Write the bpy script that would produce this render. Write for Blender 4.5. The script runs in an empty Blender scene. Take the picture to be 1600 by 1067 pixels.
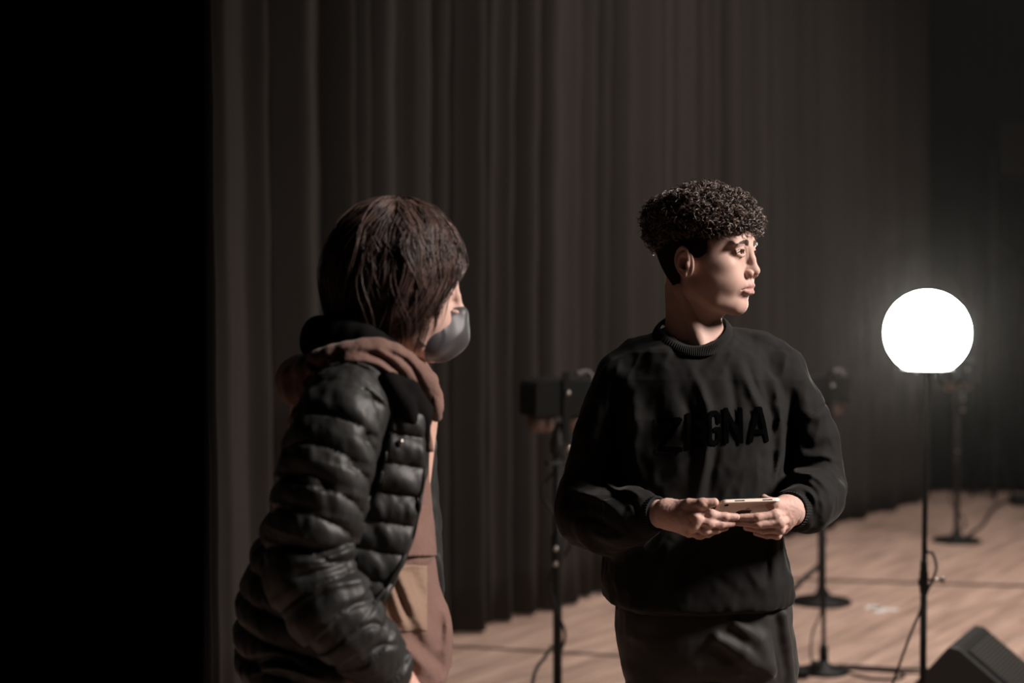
import bpy, math, random
import numpy as np
from mathutils import Vector, Matrix
from mathutils.bvhtree import BVHTree

random.seed(7); RNG = np.random.default_rng(11)
SC = bpy.context.scene; COL = SC.collection
CAMZ = 1.52; FPX = 2500.0; HOR = 470.0

# ------------------------------------------------------------------ camera, world, light, exposure
cd = bpy.data.cameras.new('camera'); cam = bpy.data.objects.new('camera', cd); COL.objects.link(cam)
cam.location = (0, 0, CAMZ); cam.rotation_euler = (math.pi / 2, 0, 0)
cd.sensor_width = 36; cd.lens = FPX / 1600 * 36
cd.shift_y = (HOR - 533.5) / 1600
cd.clip_start = 0.05; cd.clip_end = 60
cd.dof.use_dof = True; cd.dof.focus_distance = 3.08; cd.dof.aperture_fstop = 2.4
SC.camera = cam
SC.view_settings.view_transform = 'Standard'; SC.view_settings.look = 'None'
SC.view_settings.gamma = 1; SC.view_settings.use_curve_mapping = False
SC.view_settings.exposure = 0.0
w = bpy.data.worlds.new('world'); SC.world = w; w.use_nodes = True
w.node_tree.nodes['Background'].inputs[0].default_value = (0.6, 0.55, 0.5, 1)
w.node_tree.nodes['Background'].inputs[1].default_value = 0.004
SC.cycles.volume_step_rate = 4; SC.cycles.max_bounces = 6
SC.cycles.sample_clamp_indirect = 4

def area(name, loc, target, size, power, color, spread=180):
    l = bpy.data.lights.new(name, 'AREA'); l.shape = 'DISK'; l.size = size; l.energy = power; l.color = color
    l.spread = math.radians(spread)
    o = bpy.data.objects.new(name, l); COL.objects.link(o); o.location = loc
    o.rotation_euler = (Vector(target) - Vector(loc)).to_track_quat('-Z', 'Y').to_euler()
    return o
WARM = (1, 0.90, 0.84)
area('front_of_house_lamp', (4.6, 1.9, 4.3), (0.2, 3.0, 1.3), 1.6, 58, WARM, 50)
area('stage_flood_lamp', (3.7, 7.0, 5.6), (2.3, 8.2, 0), 3.0, 152, (1, 0.89, 0.82), 110)
area('stage_flood_lamp', (-0.2, 7.4, 5.6), (0.4, 7.2, 0), 1.6, 34, WARM, 110)

# ------------------------------------------------------------------ helpers
def P(px, py, d):
    return np.array([(px - 800) / FPX * d, d, CAMZ + (HOR - py) / FPX * d])
def ZP(py, d): return CAMZ + (HOR - py) / FPX * d
def XP(px, d): return (px - 800) / FPX * d

def mat(name, color, rough=0.6, metal=0.0, spec=0.5, bump=None, noise=None, sheen=0, sss=0, attr=None, emis=None):
    m = bpy.data.materials.new(name); m.use_nodes = True
    nt = m.node_tree; b = nt.nodes['Principled BSDF']
    b.inputs['Base Color'].default_value = (*color, 1); b.inputs['Roughness'].default_value = rough
    b.inputs['Metallic'].default_value = metal; b.inputs['Specular IOR Level'].default_value = spec
    if sheen:
        b.inputs['Sheen Weight'].default_value = sheen; b.inputs['Sheen Roughness'].default_value = 0.45
        b.inputs['Sheen Tint'].default_value = (1, 0.95, 0.9, 1)
    if sss:
        b.inputs['Subsurface Weight'].default_value = sss
        b.inputs['Subsurface Radius'].default_value = (0.010, 0.004, 0.002); b.inputs['Subsurface Scale'].default_value = 0.6
    if emis: b.inputs['Emission Color'].default_value = (*emis[0], 1); b.inputs['Emission Strength'].default_value = emis[1]
    tc = nt.nodes.new('ShaderNodeTexCoord')
    src = None
    if attr:
        a = nt.nodes.new('ShaderNodeVertexColor'); a.layer_name = attr; src = a.outputs['Color']
    if noise:   # (scale, (c1), (c2))
        n = nt.nodes.new('ShaderNodeTexNoise'); n.inputs['Scale'].default_value = noise[0]; n.inputs['Detail'].default_value = 6
        mp = nt.nodes.new('ShaderNodeMapping'); nt.links.new(tc.outputs['Object'], mp.inputs['Vector'])
        if len(noise) > 3: mp.inputs['Scale'].default_value = noise[3]
        nt.links.new(mp.outputs[0], n.inputs['Vector'])
        r = nt.nodes.new('ShaderNodeValToRGB'); r.color_ramp.elements[0].position = 0.3; r.color_ramp.elements[1].position = 0.7
        r.color_ramp.elements[0].color = (*noise[1], 1); r.color_ramp.elements[1].color = (*noise[2], 1)
        nt.links.new(n.outputs['Fac'], r.inputs['Fac']); src2 = r.outputs['Color']
        if src:
            mx = nt.nodes.new('ShaderNodeMix'); mx.data_type = 'RGBA'; mx.blend_type = 'MULTIPLY'; mx.inputs['Factor'].default_value = 1
            nt.links.new(src, mx.inputs['A']); nt.links.new(src2, mx.inputs['B']); src = mx.outputs['Result']
        else: src = src2
    if src: nt.links.new(src, b.inputs['Base Color'])
    if bump:    # list of (scale, strength, distance)
        prev = None
        for sc_, st, di in bump:
            n = nt.nodes.new('ShaderNodeTexNoise'); n.inputs['Scale'].default_value = sc_; n.inputs['Detail'].default_value = 3
            nt.links.new(tc.outputs['Object'], n.inputs['Vector'])
            bp = nt.nodes.new('ShaderNodeBump'); bp.inputs['Strength'].default_value = st; bp.inputs['Distance'].default_value = di
            nt.links.new(n.outputs['Fac'], bp.inputs['Height'])
            if prev: nt.links.new(prev.outputs[0], bp.inputs['Normal'])
            prev = bp
        nt.links.new(prev.outputs[0], b.inputs['Normal'])
    return m

def mesh_obj(name, V, F, m=None, parent=None, smooth=True, colors=None):
    """V (n,3); F (k,3|4) array or list of faces"""
    me = bpy.data.meshes.new(name)
    V = np.asarray(V, dtype=np.float32)
    if isinstance(F, np.ndarray):
        k, c = F.shape
        me.vertices.add(len(V)); me.vertices.foreach_set('co', V.ravel())
        me.loops.add(k * c); me.loops.foreach_set('vertex_index', F.astype(np.int32).ravel())
        me.polygons.add(k); me.polygons.foreach_set('loop_start', np.arange(0, k * c, c, dtype=np.int32))
        me.update(calc_edges=True)
    else:
        me.from_pydata([tuple(map(float, v)) for v in V], [], [tuple(map(int, f)) for f in F]); me.update()
    if smooth: me.polygons.foreach_set('use_smooth', np.ones(len(me.polygons), dtype=bool))
    if colors is not None:
        ca = me.color_attributes.new('tint', 'FLOAT_COLOR', 'POINT')
        cc = np.ones((len(V), 4), dtype=np.float32); cc[:, :3] = colors; ca.data.foreach_set('color', cc.ravel())
    if m: me.materials.append(m)
    o = bpy.data.objects.new(name, me); COL.objects.link(o)
    if parent: o.parent = parent
    return o

def tag(o, label, cat, group=None, kind=None):
    o['label'] = label; o['category'] = cat
    if group: o['group'] = group
    if kind: o['kind'] = kind
    return o
def structure(o): o['kind'] = 'structure'; return o
def empty(name, loc):
    o = bpy.data.objects.new(name, None); COL.objects.link(o); o.location = loc; o.empty_display_size = 0.1; return o

class MB:
    def __init__(s): s.v = []; s.f = []
    def add(s, V, F):
        n = len(s.v); s.v += [tuple(map(float, p)) for p in V]; s.f += [tuple(int(i) + n for i in f) for f in F]; return s
    def box(s, c, size, R=None, bev=0.0):
        hx, hy, hz = size[0] / 2, size[1] / 2, size[2] / 2
        if bev <= 0:
            V = [(x, y, z) for x in (-hx, hx) for y in (-hy, hy) for z in (-hz, hz)]
            F = [(0, 1, 3, 2), (4, 6, 7, 5), (0, 4, 5, 1), (2, 3, 7, 6), (0, 2, 6, 4), (1, 5, 7, 3)]
        else:
            V = []; F = []; idx = {}
            for sx in (-1, 1):
                for sy in (-1, 1):
                    for sz in (-1, 1):
                        for a in range(3):
                            p = [sx * (hx - bev), sy * (hy - bev), sz * (hz - bev)]
                            p[a] = (sx, sy, sz)[a] * (hx, hy, hz)[a]
                            idx[(sx, sy, sz, a)] = len(V); V.append(tuple(p))
            g = lambda a, b, c_, d: idx[(a, b, c_, d)]
            for a in range(3):
                for sg in (-1, 1):
                    o1, o2 = [i for i in range(3) if i != a]
                    q = []
                    for s1, s2 in ((-1, -1), (1, -1), (1, 1), (-1, 1)):
                        k = [0, 0, 0]; k[a] = sg; k[o1] = s1; k[o2] = s2; q.append(g(*k, a))
                    F.append(q)
            for a in range(3):
                o1, o2 = [i for i in range(3) if i != a]
                for s1 in (-1, 1):
                    for s2 in (-1, 1):
                        k0 = [0, 0, 0]; k1 = [0, 0, 0]
                        k0[a] = -1; k1[a] = 1; k0[o1] = k1[o1] = s1; k0[o2] = k1[o2] = s2
                        F.append([g(*k0, o1), g(*k1, o1), g(*k1, o2), g(*k0, o2)])
            for sx in (-1, 1):
                for sy in (-1, 1):
                    for sz in (-1, 1): F.append([g(sx, sy, sz, 0), g(sx, sy, sz, 1), g(sx, sy, sz, 2)])
        V = np.array(V)
        if R is not None: V = V @ np.array(R).T
        return s.add(V + np.array(c), F)
    def lathe(s, prof, c=(0, 0, 0), n=32, R=None, sx=1, sy=1):
        V = []; F = []
        for (r, z) in prof:
            for i in range(n):
                a = 2 * math.pi * i / n; V.append((r * math.cos(a) * sx, r * math.sin(a) * sy, z))
        for j in range(len(prof) - 1):
            for i in range(n):
                a, b = j * n + i, j * n + (i + 1) % n; F.append((a, b, b + n, a + n))
        F.append(tuple(range(n - 1, -1, -1))); F.append(tuple(range((len(prof) - 1) * n, len(prof) * n)))
        V = np.array(V)
        if R is not None: V = V @ np.array(R).T
        return s.add(V + np.array(c), F)
    def tube(s, pts, r, n=10):
        pts = np.array(pts, dtype=float); K = len(pts)
        T = np.gradient(pts, axis=0); T /= np.linalg.norm(T, axis=1)[:, None]
        ref = np.array([0.0, 0, 1]) if abs(T[0][2]) < 0.9 else np.array([1.0, 0, 0])
        A = np.cross(T[0], ref); A /= np.linalg.norm(A); V = []
        rr = np.full(K, r) if np.isscalar(r) else np.interp(np.linspace(0, 1, K), np.linspace(0, 1, len(r)), r)
        for i in range(K):
            A = A - T[i] * A.dot(T[i]); A /= np.linalg.norm(A); B = np.cross(T[i], A)
            for j in range(n):
                a = 2 * math.pi * j / n; V.append(pts[i] + rr[i] * (math.cos(a) * A + math.sin(a) * B))
        F = []
        for i in range(K - 1):
            for j in range(n):
                a, b = i * n + j, i * n + (j + 1) % n; F.append((a, b, b + n, a + n))
        F.append(tuple(range(n - 1, -1, -1))); F.append(tuple(range((K - 1) * n, K * n)))
        return s.add(V, F)
    def build(s, name, m, parent=None, smooth=False):
        o = mesh_obj(name, s.v, s.f, m, parent, smooth)
        if parent is not None and parent.type == 'EMPTY': o.matrix_parent_inverse = Matrix.Translation(parent.location).inverted()
        return o

def curve(pts, n=60):
    """Catmull-Rom through the points"""
    p = np.array(pts, dtype=float); p = np.vstack([2 * p[0] - p[1], p, 2 * p[-1] - p[-2]]); out = []
    m_ = len(p) - 3
    for u in np.linspace(0, m_ - 1e-9, n):
        i = int(u); t = u - i; a, b, c, d = p[i:i + 4]
        out.append(0.5 * ((2 * b) + (-a + c) * t + (2 * a - 5 * b + 4 * c - d) * t * t + (-a + 3 * b - 3 * c + d) * t ** 3))
    return np.array(out)

# ---- noise and signed distance sculpting --------------------------------------------------
_L = RNG.random((32, 32, 32)).astype(np.float32) * 2 - 1
def noise3(x, y, z):
    xi = np.floor(x).astype(int); yi = np.floor(y).astype(int); zi = np.floor(z).astype(int)
    fx = x - xi; fy = y - yi; fz = z - zi
    fx = fx * fx * (3 - 2 * fx); fy = fy * fy * (3 - 2 * fy); fz = fz * fz * (3 - 2 * fz)
    r = 0
    for dx in (0, 1):
        for dy in (0, 1):
            for dz in (0, 1):
                wt = (fx if dx else 1 - fx) * (fy if dy else 1 - fy) * (fz if dz else 1 - fz)
                r = r + wt * _L[(xi + dx) & 31, (yi + dy) & 31, (zi + dz) & 31]
    return r

def smin(a, b, k):
    if k <= 0: return np.minimum(a, b)
    h = np.maximum(k - np.abs(a - b), 0) / k
    return np.minimum(a, b) - h * h * k * 0.25

def rotz(a): c, s = math.cos(a), math.sin(a); return np.array([[c, -s, 0], [s, c, 0], [0, 0, 1.0]])
def roty(a): c, s = math.cos(a), math.sin(a); return np.array([[c, 0, s], [0, 1, 0], [-s, 0, c]])
def rotx(a): c, s = math.cos(a), math.sin(a); return np.array([[1, 0, 0], [0, c, -s], [0, s, c.real]])

def tube_d(X, Y, Z, pts, rad):
    pts = np.array(pts, float); best = None; arc = 0
    for i in range(len(pts) - 1):
        a, b = pts[i], pts[i + 1]; ba = b - a; L2 = ba.dot(ba); L = math.sqrt(L2)
        h = np.clip(((X - a[0]) * ba[0] + (Y - a[1]) * ba[1] + (Z - a[2]) * ba[2]) / L2, 0, 1)
        d = np.sqrt((X - a[0] - h * ba[0]) ** 2 + (Y - a[1] - h * ba[1]) ** 2 + (Z - a[2] - h * ba[2]) ** 2) - (rad[i] + (rad[i + 1] - rad[i]) * h)
        s_ = arc + h * L
        if best is None: best, S = d, s_
        else:
            mk = d < best; S = np.where(mk, s_, S); best = smin(best, d, 0.004)
        arc += L
    return best, S

class Field:
    def __init__(s, lo, hi, res):
        s.lo = np.array(lo, float); s.res = res
        n = np.ceil((np.array(hi) - s.lo) / res).astype(int) + 1
        s.ax = [(s.lo[i] + res * np.arange(n[i])).astype(np.float32) for i in range(3)]
        s.V = np.full(n, 0.5, dtype=np.float32)
    def _sl(s, lo, hi, mg):
        sl = []
        for i in range(3):
            a = int(np.searchsorted(s.ax[i], lo[i] - mg)); b = int(np.searchsorted(s.ax[i], hi[i] + mg)); sl.append(slice(a, b))
        return tuple(sl), s.ax[0][sl[0]][:, None, None], s.ax[1][sl[1]][None, :, None], s.ax[2][sl[2]][None, None, :]
    def put(s, fn, lo, hi, k=0.0, mode='add'):
        sl, X, Y, Z = s._sl(lo, hi, max(k, 0) + 4 * s.res)
        if s.V[sl].size == 0: return s
        d = fn(X, Y, Z); v = s.V[sl]
        if mode == 'add': v = smin(v, d, k)
        elif mode == 'sub': v = -smin(-v, d, k)
        elif mode == 'int': v = -smin(-v, -d, k)
        s.V[sl] = v; return s
    def ell(s, c, r, k=0.01, mode='add', R=None):
        c = np.array(c, float); r = np.array(r, float) if np.ndim(r) else np.full(3, float(r))
        m_ = r if R is None else np.full(3, r.max())
        def fn(X, Y, Z):
            x, y, z = X - c[0], Y - c[1], Z - c[2]
            if R is not None:
                x, y, z = (R[0][0] * x + R[1][0] * y + R[2][0] * z, R[0][1] * x + R[1][1] * y + R[2][1] * z, R[0][2] * x + R[1][2] * y + R[2][2] * z)
            k0 = np.sqrt((x / r[0]) ** 2 + (y / r[1]) ** 2 + (z / r[2]) ** 2)
            k1 = np.sqrt((x / r[0] ** 2) ** 2 + (y / r[1] ** 2) ** 2 + (z / r[2] ** 2) ** 2) + 1e-9
            return k0 * (k0 - 1) / k1
        return s.put(fn, c - m_, c + m_, k, mode)
    def path(s, pts, rad, k=0.01, mode='add', mod=None):
        pts = np.array(pts, float)
        if np.isscalar(rad): rad = [rad] * len(pts)
        rad = np.array(rad, float)
        if len(rad) != len(pts): rad = np.interp(np.linspace(0, 1, len(pts)), np.linspace(0, 1, len(rad)), rad)
        m_ = rad.max() + 0.02
        def fn(X, Y, Z):
            d, S = tube_d(X, Y, Z, pts, rad)
            if mod is not None: d = d - mod(S, X, Y, Z)
            return d
        return s.put(fn, pts.min(0) - m_, pts.max(0) + m_, k, mode)
    def stack(s, keys, k=0.01, mode='add', p=2.3, mod=None, ends=0.01):
        """keys rows (z, cx, cy, a, b) sorted by falling z"""
        K = np.array(sorted(keys)); lo = [(K[:, 1] - K[:, 3]).min(), (K[:, 2] - K[:, 4]).min(), K[0, 0]]; hi = [(K[:, 1] + K[:, 3]).max(), (K[:, 2] + K[:, 4]).max(), K[-1, 0]]
        def fn(X, Y, Z):
            I = lambda j: np.interp(Z.ravel(), K[:, 0], K[:, j]).astype(np.float32)[None, None, :]
            cx, cy, a, b = I(1), I(2), I(3), I(4)
            q = (np.abs((X - cx) / a) ** p + np.abs((Y - cy) / b) ** p) ** (1 / p)
            d = (q - 1) * np.minimum(a, b)
            if mod is not None: d = d - mod(X, Y, Z)
            zz = np.maximum(Z - K[-1, 0], K[0, 0] - Z)
            return -smin(-d, -zz - d * 0, ends)
        return s.put(fn, np.array(lo) - 0.02, np.array(hi) + 0.02, k, mode)
    def displace(s, fn, band=0.03):
        mk = np.abs(s.V) < band; i, j, k_ = np.nonzero(mk)
        s.V[mk] -= fn(s.ax[0][i], s.ax[1][j], s.ax[2][k_]); return s
    def mesh(s):
        V = s.V; ins = V < 0; n = V.shape
        c = [slice(0, -1), slice(1, None)]
        cnt = np.zeros(tuple(x - 1 for x in n), np.int8)
        for a in c:
            for b in c:
                for d in c: cnt += ins[a, b, d]
        act = (cnt > 0) & (cnt < 8); I, J, K = np.nonzero(act)
        idx = np.full(act.shape, -1, np.int64); idx[I, J, K] = np.arange(len(I))
        acc = np.zeros((len(I), 3)); num = np.zeros(len(I))
        cor = [(a, b, d) for a in (0, 1) for b in (0, 1) for d in (0, 1)]
        for p in cor:
            for ax in range(3):
                if p[ax]: continue
                q = list(p); q[ax] = 1
                va = V[I + p[0], J + p[1], K + p[2]]; vb = V[I + q[0], J + q[1], K + q[2]]
                mk = (va < 0) != (vb < 0); t = np.where(mk, va / np.where(mk, va - vb, 1), 0)
                pt = np.repeat(np.array([p], float), len(I), 0); pt[:, ax] += t
                acc += pt * mk[:, None]; num += mk
        P_ = (acc / num[:, None] + np.stack([I, J, K], 1)) * s.res + s.lo
        Fs = []
        for ax in range(3):
            o1, o2 = [(1, 2), (2, 0), (0, 1)][ax]
            sa = [slice(None)] * 3; sb = [slice(None)] * 3; sa[ax] = slice(0, -1); sb[ax] = slice(1, None)
            A = ins[tuple(sa)]; B = ins[tuple(sb)]
            i, j, k_ = np.nonzero(A != B); e = np.stack([i, j, k_], 1)
            ok = (e[:, o1] > 0) & (e[:, o2] > 0) & (e[:, o1] < n[o1] - 1) & (e[:, o2] < n[o2] - 1); e = e[ok]
            fl = A[e[:, 0], e[:, 1], e[:, 2]]
            d1 = np.zeros(3, int); d1[o1] = 1; d2 = np.zeros(3, int); d2[o2] = 1
            g = lambda q: idx[q[:, 0], q[:, 1], q[:, 2]]
            Q = np.stack([g(e - d1 - d2), g(e - d2), g(e), g(e - d1)], 1)
            Q = np.where(fl[:, None], Q, Q[:, ::-1]); Fs.append(Q)
        F = np.concatenate(Fs); F = F[(F >= 0).all(1)]
        return P_, F

def join(parts):
    Vs, Fs, n = [], [], 0
    for V, F in parts: Vs.append(V); Fs.append(F + n); n += len(V)
    return np.concatenate(Vs), np.concatenate(Fs)

def hair_tubes(S, rad, n=3):
    """S (N,K,3) strands -> one mesh; rad (K,) or (N,K)"""
    N, K, _ = S.shape
    T = np.gradient(S, axis=1); T /= np.linalg.norm(T, axis=2, keepdims=True) + 1e-9
    ref = RNG.normal(size=(N, 1, 3)); A = np.cross(T, ref); A /= np.linalg.norm(A, axis=2, keepdims=True) + 1e-9; B = np.cross(T, A)
    rad = np.broadcast_to(rad, (N, K))[..., None]
    ring = [S + rad * (math.cos(2 * math.pi * j / n) * A + math.sin(2 * math.pi * j / n) * B) for j in range(n)]
    V = np.stack(ring, 2).reshape(-1, 3)
    base = (np.arange(N)[:, None] * K + np.arange(K - 1)[None]) * n
    F = [np.stack([base + j, base + (j + 1) % n, base + n + (j + 1) % n, base + n + j], -1).reshape(-1, 4) for j in range(n)]
    return V, np.concatenate(F)

def xform(V, R, t): return V @ np.array(R).T + np.array(t)

# ------------------------------------------------------------------ materials
M = {}
M['skin'] = mat('skin', (0.5, 0.3, 0.24), 0.55, spec=0.22, sss=0.2, attr='tint', bump=[(900, 0.08, 0.0005), (160, 0.1, 0.001)])
M['eye'] = mat('eye', (0.6, 0.57, 0.55), 0.12, attr='tint')
M['curl'] = mat('dark_curly_hair', (0.020, 0.013, 0.010), 0.34, spec=0.7, noise=(60, (0.018, 0.012, 0.009), (0.13, 0.085, 0.063)))
M['fade'] = mat('clipped_dark_hair', (0.015, 0.011, 0.009), 0.95, spec=0.05, bump=[(500, 0.6, 0.001)])
M['ribs'] = mat('grille_bars', (0.085, 0.08, 0.07), 0.5)
M['hair'] = mat('brown_hair', (0.045, 0.025, 0.019), 0.5, spec=0.4, noise=(45, (0.018, 0.010, 0.008), (0.105, 0.058, 0.045)))
M['sweat'] = mat('black_jersey', (0.0055, 0.0052, 0.0048), 0.85, spec=0.18, sheen=0.04, bump=[(1200, 0.15, 0.0006), (25, 0.15, 0.004)])
M['rib'] = mat('black_rib_knit', (0.007, 0.0065, 0.006), 0.85, spec=0.2, sheen=0.05)
M['letter'] = mat('black_flock', (0.0015, 0.0015, 0.0015), 1.0, spec=0.0)
M['trouser'] = mat('charcoal_twill', (0.016, 0.015, 0.013), 0.7, spec=0.3, sheen=0.1, bump=[(900, 0.15, 0.0006), (30, 0.15, 0.004)])
M['nylon'] = mat('black_quilted_nylon', (0.013, 0.013, 0.012), 0.55, spec=0.42, bump=[(60, 0.3, 0.003), (22, 0.3, 0.006)])
M['hood'] = mat('brown_cotton', (0.145, 0.082, 0.066), 0.85, spec=0.2, sheen=0.1, bump=[(1000, 0.12, 0.0006), (30, 0.5, 0.012)])
M['tan'] = mat('tan_cotton', (0.21, 0.136, 0.098), 0.85, spec=0.2, sheen=0.1, bump=[(1000, 0.12, 0.0006), (30, 0.5, 0.012)])
M['mask'] = mat('grey_mask_foam', (0.042, 0.039, 0.044), 0.5, spec=0.35, sheen=0.1, bump=[(40, 0.1, 0.003)])
M['curtain'] = mat('black_stage_curtain', (0.03, 0.0265, 0.0235), 0.8, spec=0.08, sheen=0.05, bump=[(300, 0.2, 0.002)], noise=(0.8, (0.024, 0.0205, 0.0178), (0.034, 0.0285, 0.0255), (1, 1, 0.05)))
M['velour'] = mat('dense_black_velour', (0.004, 0.0035, 0.0035), 0.95, spec=0.1)
M['black'] = mat('black_metal', (0.006, 0.0055, 0.005), 0.55, spec=0.25)
M['rubber'] = mat('black_rubber', (0.006, 0.0055, 0.005), 0.6, spec=0.25)
M['yoke'] = mat('dull_bracket', (0.10, 0.085, 0.08), 0.5, metal=0.5)
M['chrome'] = mat('worn_steel', (0.4, 0.37, 0.35), 0.3, metal=1)
M['brass'] = mat('pink_brass', (0.13, 0.082, 0.068), 0.5, metal=0.3)
M['housing'] = mat('black_crackle_paint', (0.006, 0.0055, 0.005), 0.85, spec=0.15)
M['cab'] = mat('black_cabinet_paint', (0.012, 0.011, 0.010), 0.6, bump=[(250, 0.4, 0.002)])
M['tab'] = mat('pale_gold_aluminium', (0.78, 0.66, 0.57), 0.38, metal=0.1)
M['glass'] = mat('black_glass', (0.01, 0.01, 0.01), 0.1)
M['tape'] = mat('white_tape', (0.75, 0.73, 0.7), 0.7)
M['wall'] = mat('black_wall_paint', (0.012, 0.011, 0.010), 0.8, spec=0.2)
M['seam'] = mat('dark_floor_joint', (0.022, 0.014, 0.011), 0.9, spec=0.1)
M['globe'] = mat('opal_globe', (0.9, 0.9, 0.88), 0.4, emis=((1, 0.97, 0.88), 85.0))
M['shoe'] = mat('black_leather', (0.012, 0.011, 0.01), 0.4)
M['badge'] = mat('polished_badge', (1.0, 0.88, 0.78), 0.22, metal=1)

# floor: planks along the curtain direction
def floor_mat():
    m = bpy.data.materials.new('stage_boards'); m.use_nodes = True; nt = m.node_tree; b = nt.nodes['Principled BSDF']
    tc = nt.nodes.new('ShaderNodeTexCoord'); mp = nt.nodes.new('ShaderNodeMapping')
    mp.inputs['Rotation'].default_value = (0, 0, -math.atan2(0.83, 0.56))
    nt.links.new(tc.outputs['Object'], mp.inputs['Vector'])
    br = nt.nodes.new('ShaderNodeTexBrick'); br.inputs['Scale'].default_value = 1
    br.inputs['Brick Width'].default_value = 0.9; br.inputs['Row Height'].default_value = 0.075; br.inputs['Mortar Size'].default_value = 0.0015
    br.inputs['Color1'].default_value = (0.42, 0.29, 0.235, 1); br.inputs['Color2'].default_value = (0.52, 0.37, 0.305, 1)
    br.inputs['Mortar'].default_value = (0.2, 0.13, 0.1, 1); br.inputs['Bias'].default_value = -0.1
    nt.links.new(mp.outputs[0], br.inputs['Vector'])
    n = nt.nodes.new('ShaderNodeTexNoise'); n.inputs['Scale'].default_value = 3; n.inputs['Detail'].default_value = 5
    mp2 = nt.nodes.new('ShaderNodeMapping'); mp2.inputs['Scale'].default_value = (0.6, 5, 1); nt.links.new(mp.outputs[0], mp2.inputs['Vector'])
    nt.links.new(mp2.outputs[0], n.inputs['Vector'])
    r = nt.nodes.new('ShaderNodeValToRGB'); r.color_ramp.elements[0].color = (0.66, 0.64, 0.63, 1); r.color_ramp.elements[1].color = (1.28, 1.27, 1.25, 1)
    r.color_ramp.elements[0].position = 0.3; r.color_ramp.elements[1].position = 0.72
    nt.links.new(n.outputs['Fac'], r.inputs['Fac'])
    mx = nt.nodes.new('ShaderNodeMix'); mx.data_type = 'RGBA'; mx.blend_type = 'MULTIPLY'; mx.inputs['Factor'].default_value = 1
    nt.links.new(br.outputs['Color'], mx.inputs['A']); nt.links.new(r.outputs['Color'], mx.inputs['B'])
    nt.links.new(mx.outputs['Result'], b.inputs['Base Color'])
    b.inputs['Roughness'].default_value = 0.55; b.inputs['Specular IOR Level'].default_value = 0.35
    return m
M['floor'] = floor_mat()

# ------------------------------------------------------------------ the room shell
structure(MB().box((2, 5.5, -0.05), (12, 17, 0.1)).build('floor', M['floor']))
structure(MB().box((2, 14.05, 3.2), (12, 0.1, 6.4)).build('wall_back', M['wall']))
structure(MB().box((8.05, 5.5, 3.2), (0.1, 17, 6.4)).build('wall_right', M['wall']))
structure(MB().box((-4.05, 5.5, 3.2), (0.1, 17, 6.4)).build('wall_left', M['wall']))
structure(MB().box((2, 5.5, 6.45), (12, 17, 0.1)).build('ceiling', M['wall']))
def strip(name, a, b, wd, z, m):
    a = np.array(a, float); b = np.array(b, float); t = b - a; L = np.linalg.norm(t); ang = math.atan2(t[1], t[0])
    c = (a + b) / 2
    return MB().box((c[0], c[1], z), (L, wd, 0.003), rotz(ang)).build(name, m)
def gp(px, py): s_ = (py - HOR) / CAMZ; return ((px - 800) / s_, FPX / s_)
structure(strip('trim_1', (-0.9, 7.21), (3.6, 6.0), 0.028, 0.0017, M['seam']))
structure(strip('trim_2', (0.75, 8.86), (5.5, 8.04), 0.045, 0.0017, M['seam']))

# ------------------------------------------------------------------ curtains
def drape(name, p0, p1, z0, z1, m, per=0.17, amp=0.05, big=0.45, bamp=0.07, nt=900, nz=26, seed=3, ridge=False):
    p0 = np.array(p0, float); p1 = np.array(p1, float); L = np.linalg.norm(p1 - p0); u = (p1 - p0) / L; nrm = np.array([u[1], -u[0]])
    r = np.random.default_rng(seed); ph = r.random(12) * 6.28
    t = np.linspace(0, L, nt); z = np.linspace(z0, z1, nz); T, Z = np.meshgrid(t, z, indexing='ij')
    drift = 0.03 * np.sin(T * 1.7 + ph[0]) * (Z / 4) + 0.02 * np.sin(T * 0.9 + Z * 0.8 + ph[1])
    Q = T + drift
    wph = 2 * np.pi * Q / per + 1.6 * np.sin(Q * 4.1 + ph[2]) + 1.1 * np.sin(Q * 9.7 + ph[3])
    bph = 2 * np.pi * Q / big + 1.3 * np.sin(Q * 2.3 + ph[4])
    f = amp * (np.abs(np.cos(wph / 2)) ** 0.8 * 2 - 1) * (0.65 + 0.35 * np.sin(Q * 3.3 + ph[5]))
    if ridge:   # narrow rounded pleats with wide hollows between, smaller gathers riding on them
        f = amp * (1 - 2 * np.sqrt(np.sin(wph / 2) ** 2 + 0.03) ** 0.85) * (0.75 + 0.4 * np.sin(Q * 5.3 + ph[5]))
        sw = 2 * np.pi * Q / (per * 0.37) + 2.2 * np.sin(Q * 3.1 + ph[7])
        f = f + 0.012 * (1 - 2 * np.sqrt(np.sin(sw / 2) ** 2 + 0.05)) * (0.6 + 0.6 * np.sin(Q * 2.7 + ph[8]))
    f = f + bamp * np.sin(bph) * (1.15 - 0.1 * Z) + 0.006 * np.sin(6 * Q / per + ph[6])
    f = f + 0.004 * np.sin(Z * 9 + T * 13)
    tt = T + 0.35 * amp * np.sin(wph) + 0.2 * bamp * np.sin(bph * 2)
    X = p0[0] + u[0] * tt + nrm[0] * f; Y = p0[1] + u[1] * tt + nrm[1] * f
    V = np.stack([X, Y, Z], -1).reshape(-1, 3)
    i, j = np.meshgrid(np.arange(nt - 1), np.arange(nz - 1), indexing='ij'); a = (i * nz + j).ravel()
    F = np.stack([a, a + nz, a + nz + 1, a + 1], 1)
    o = mesh_obj(name, V, F, m)
    s_ = o.modifiers.new('cloth_thickness', 'SOLIDIFY'); s_.thickness = 0.004
    return o
tag(drape('stage_curtain', (-3.3, 2.73), (3.25, 12.36), 0.015, 5.6, M['curtain'], nt=3400, per=0.2, amp=0.075, big=0.62, bamp=0.030, ridge=True),
    'long pleated dark grey curtain running back behind the two people', 'curtain')
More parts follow.
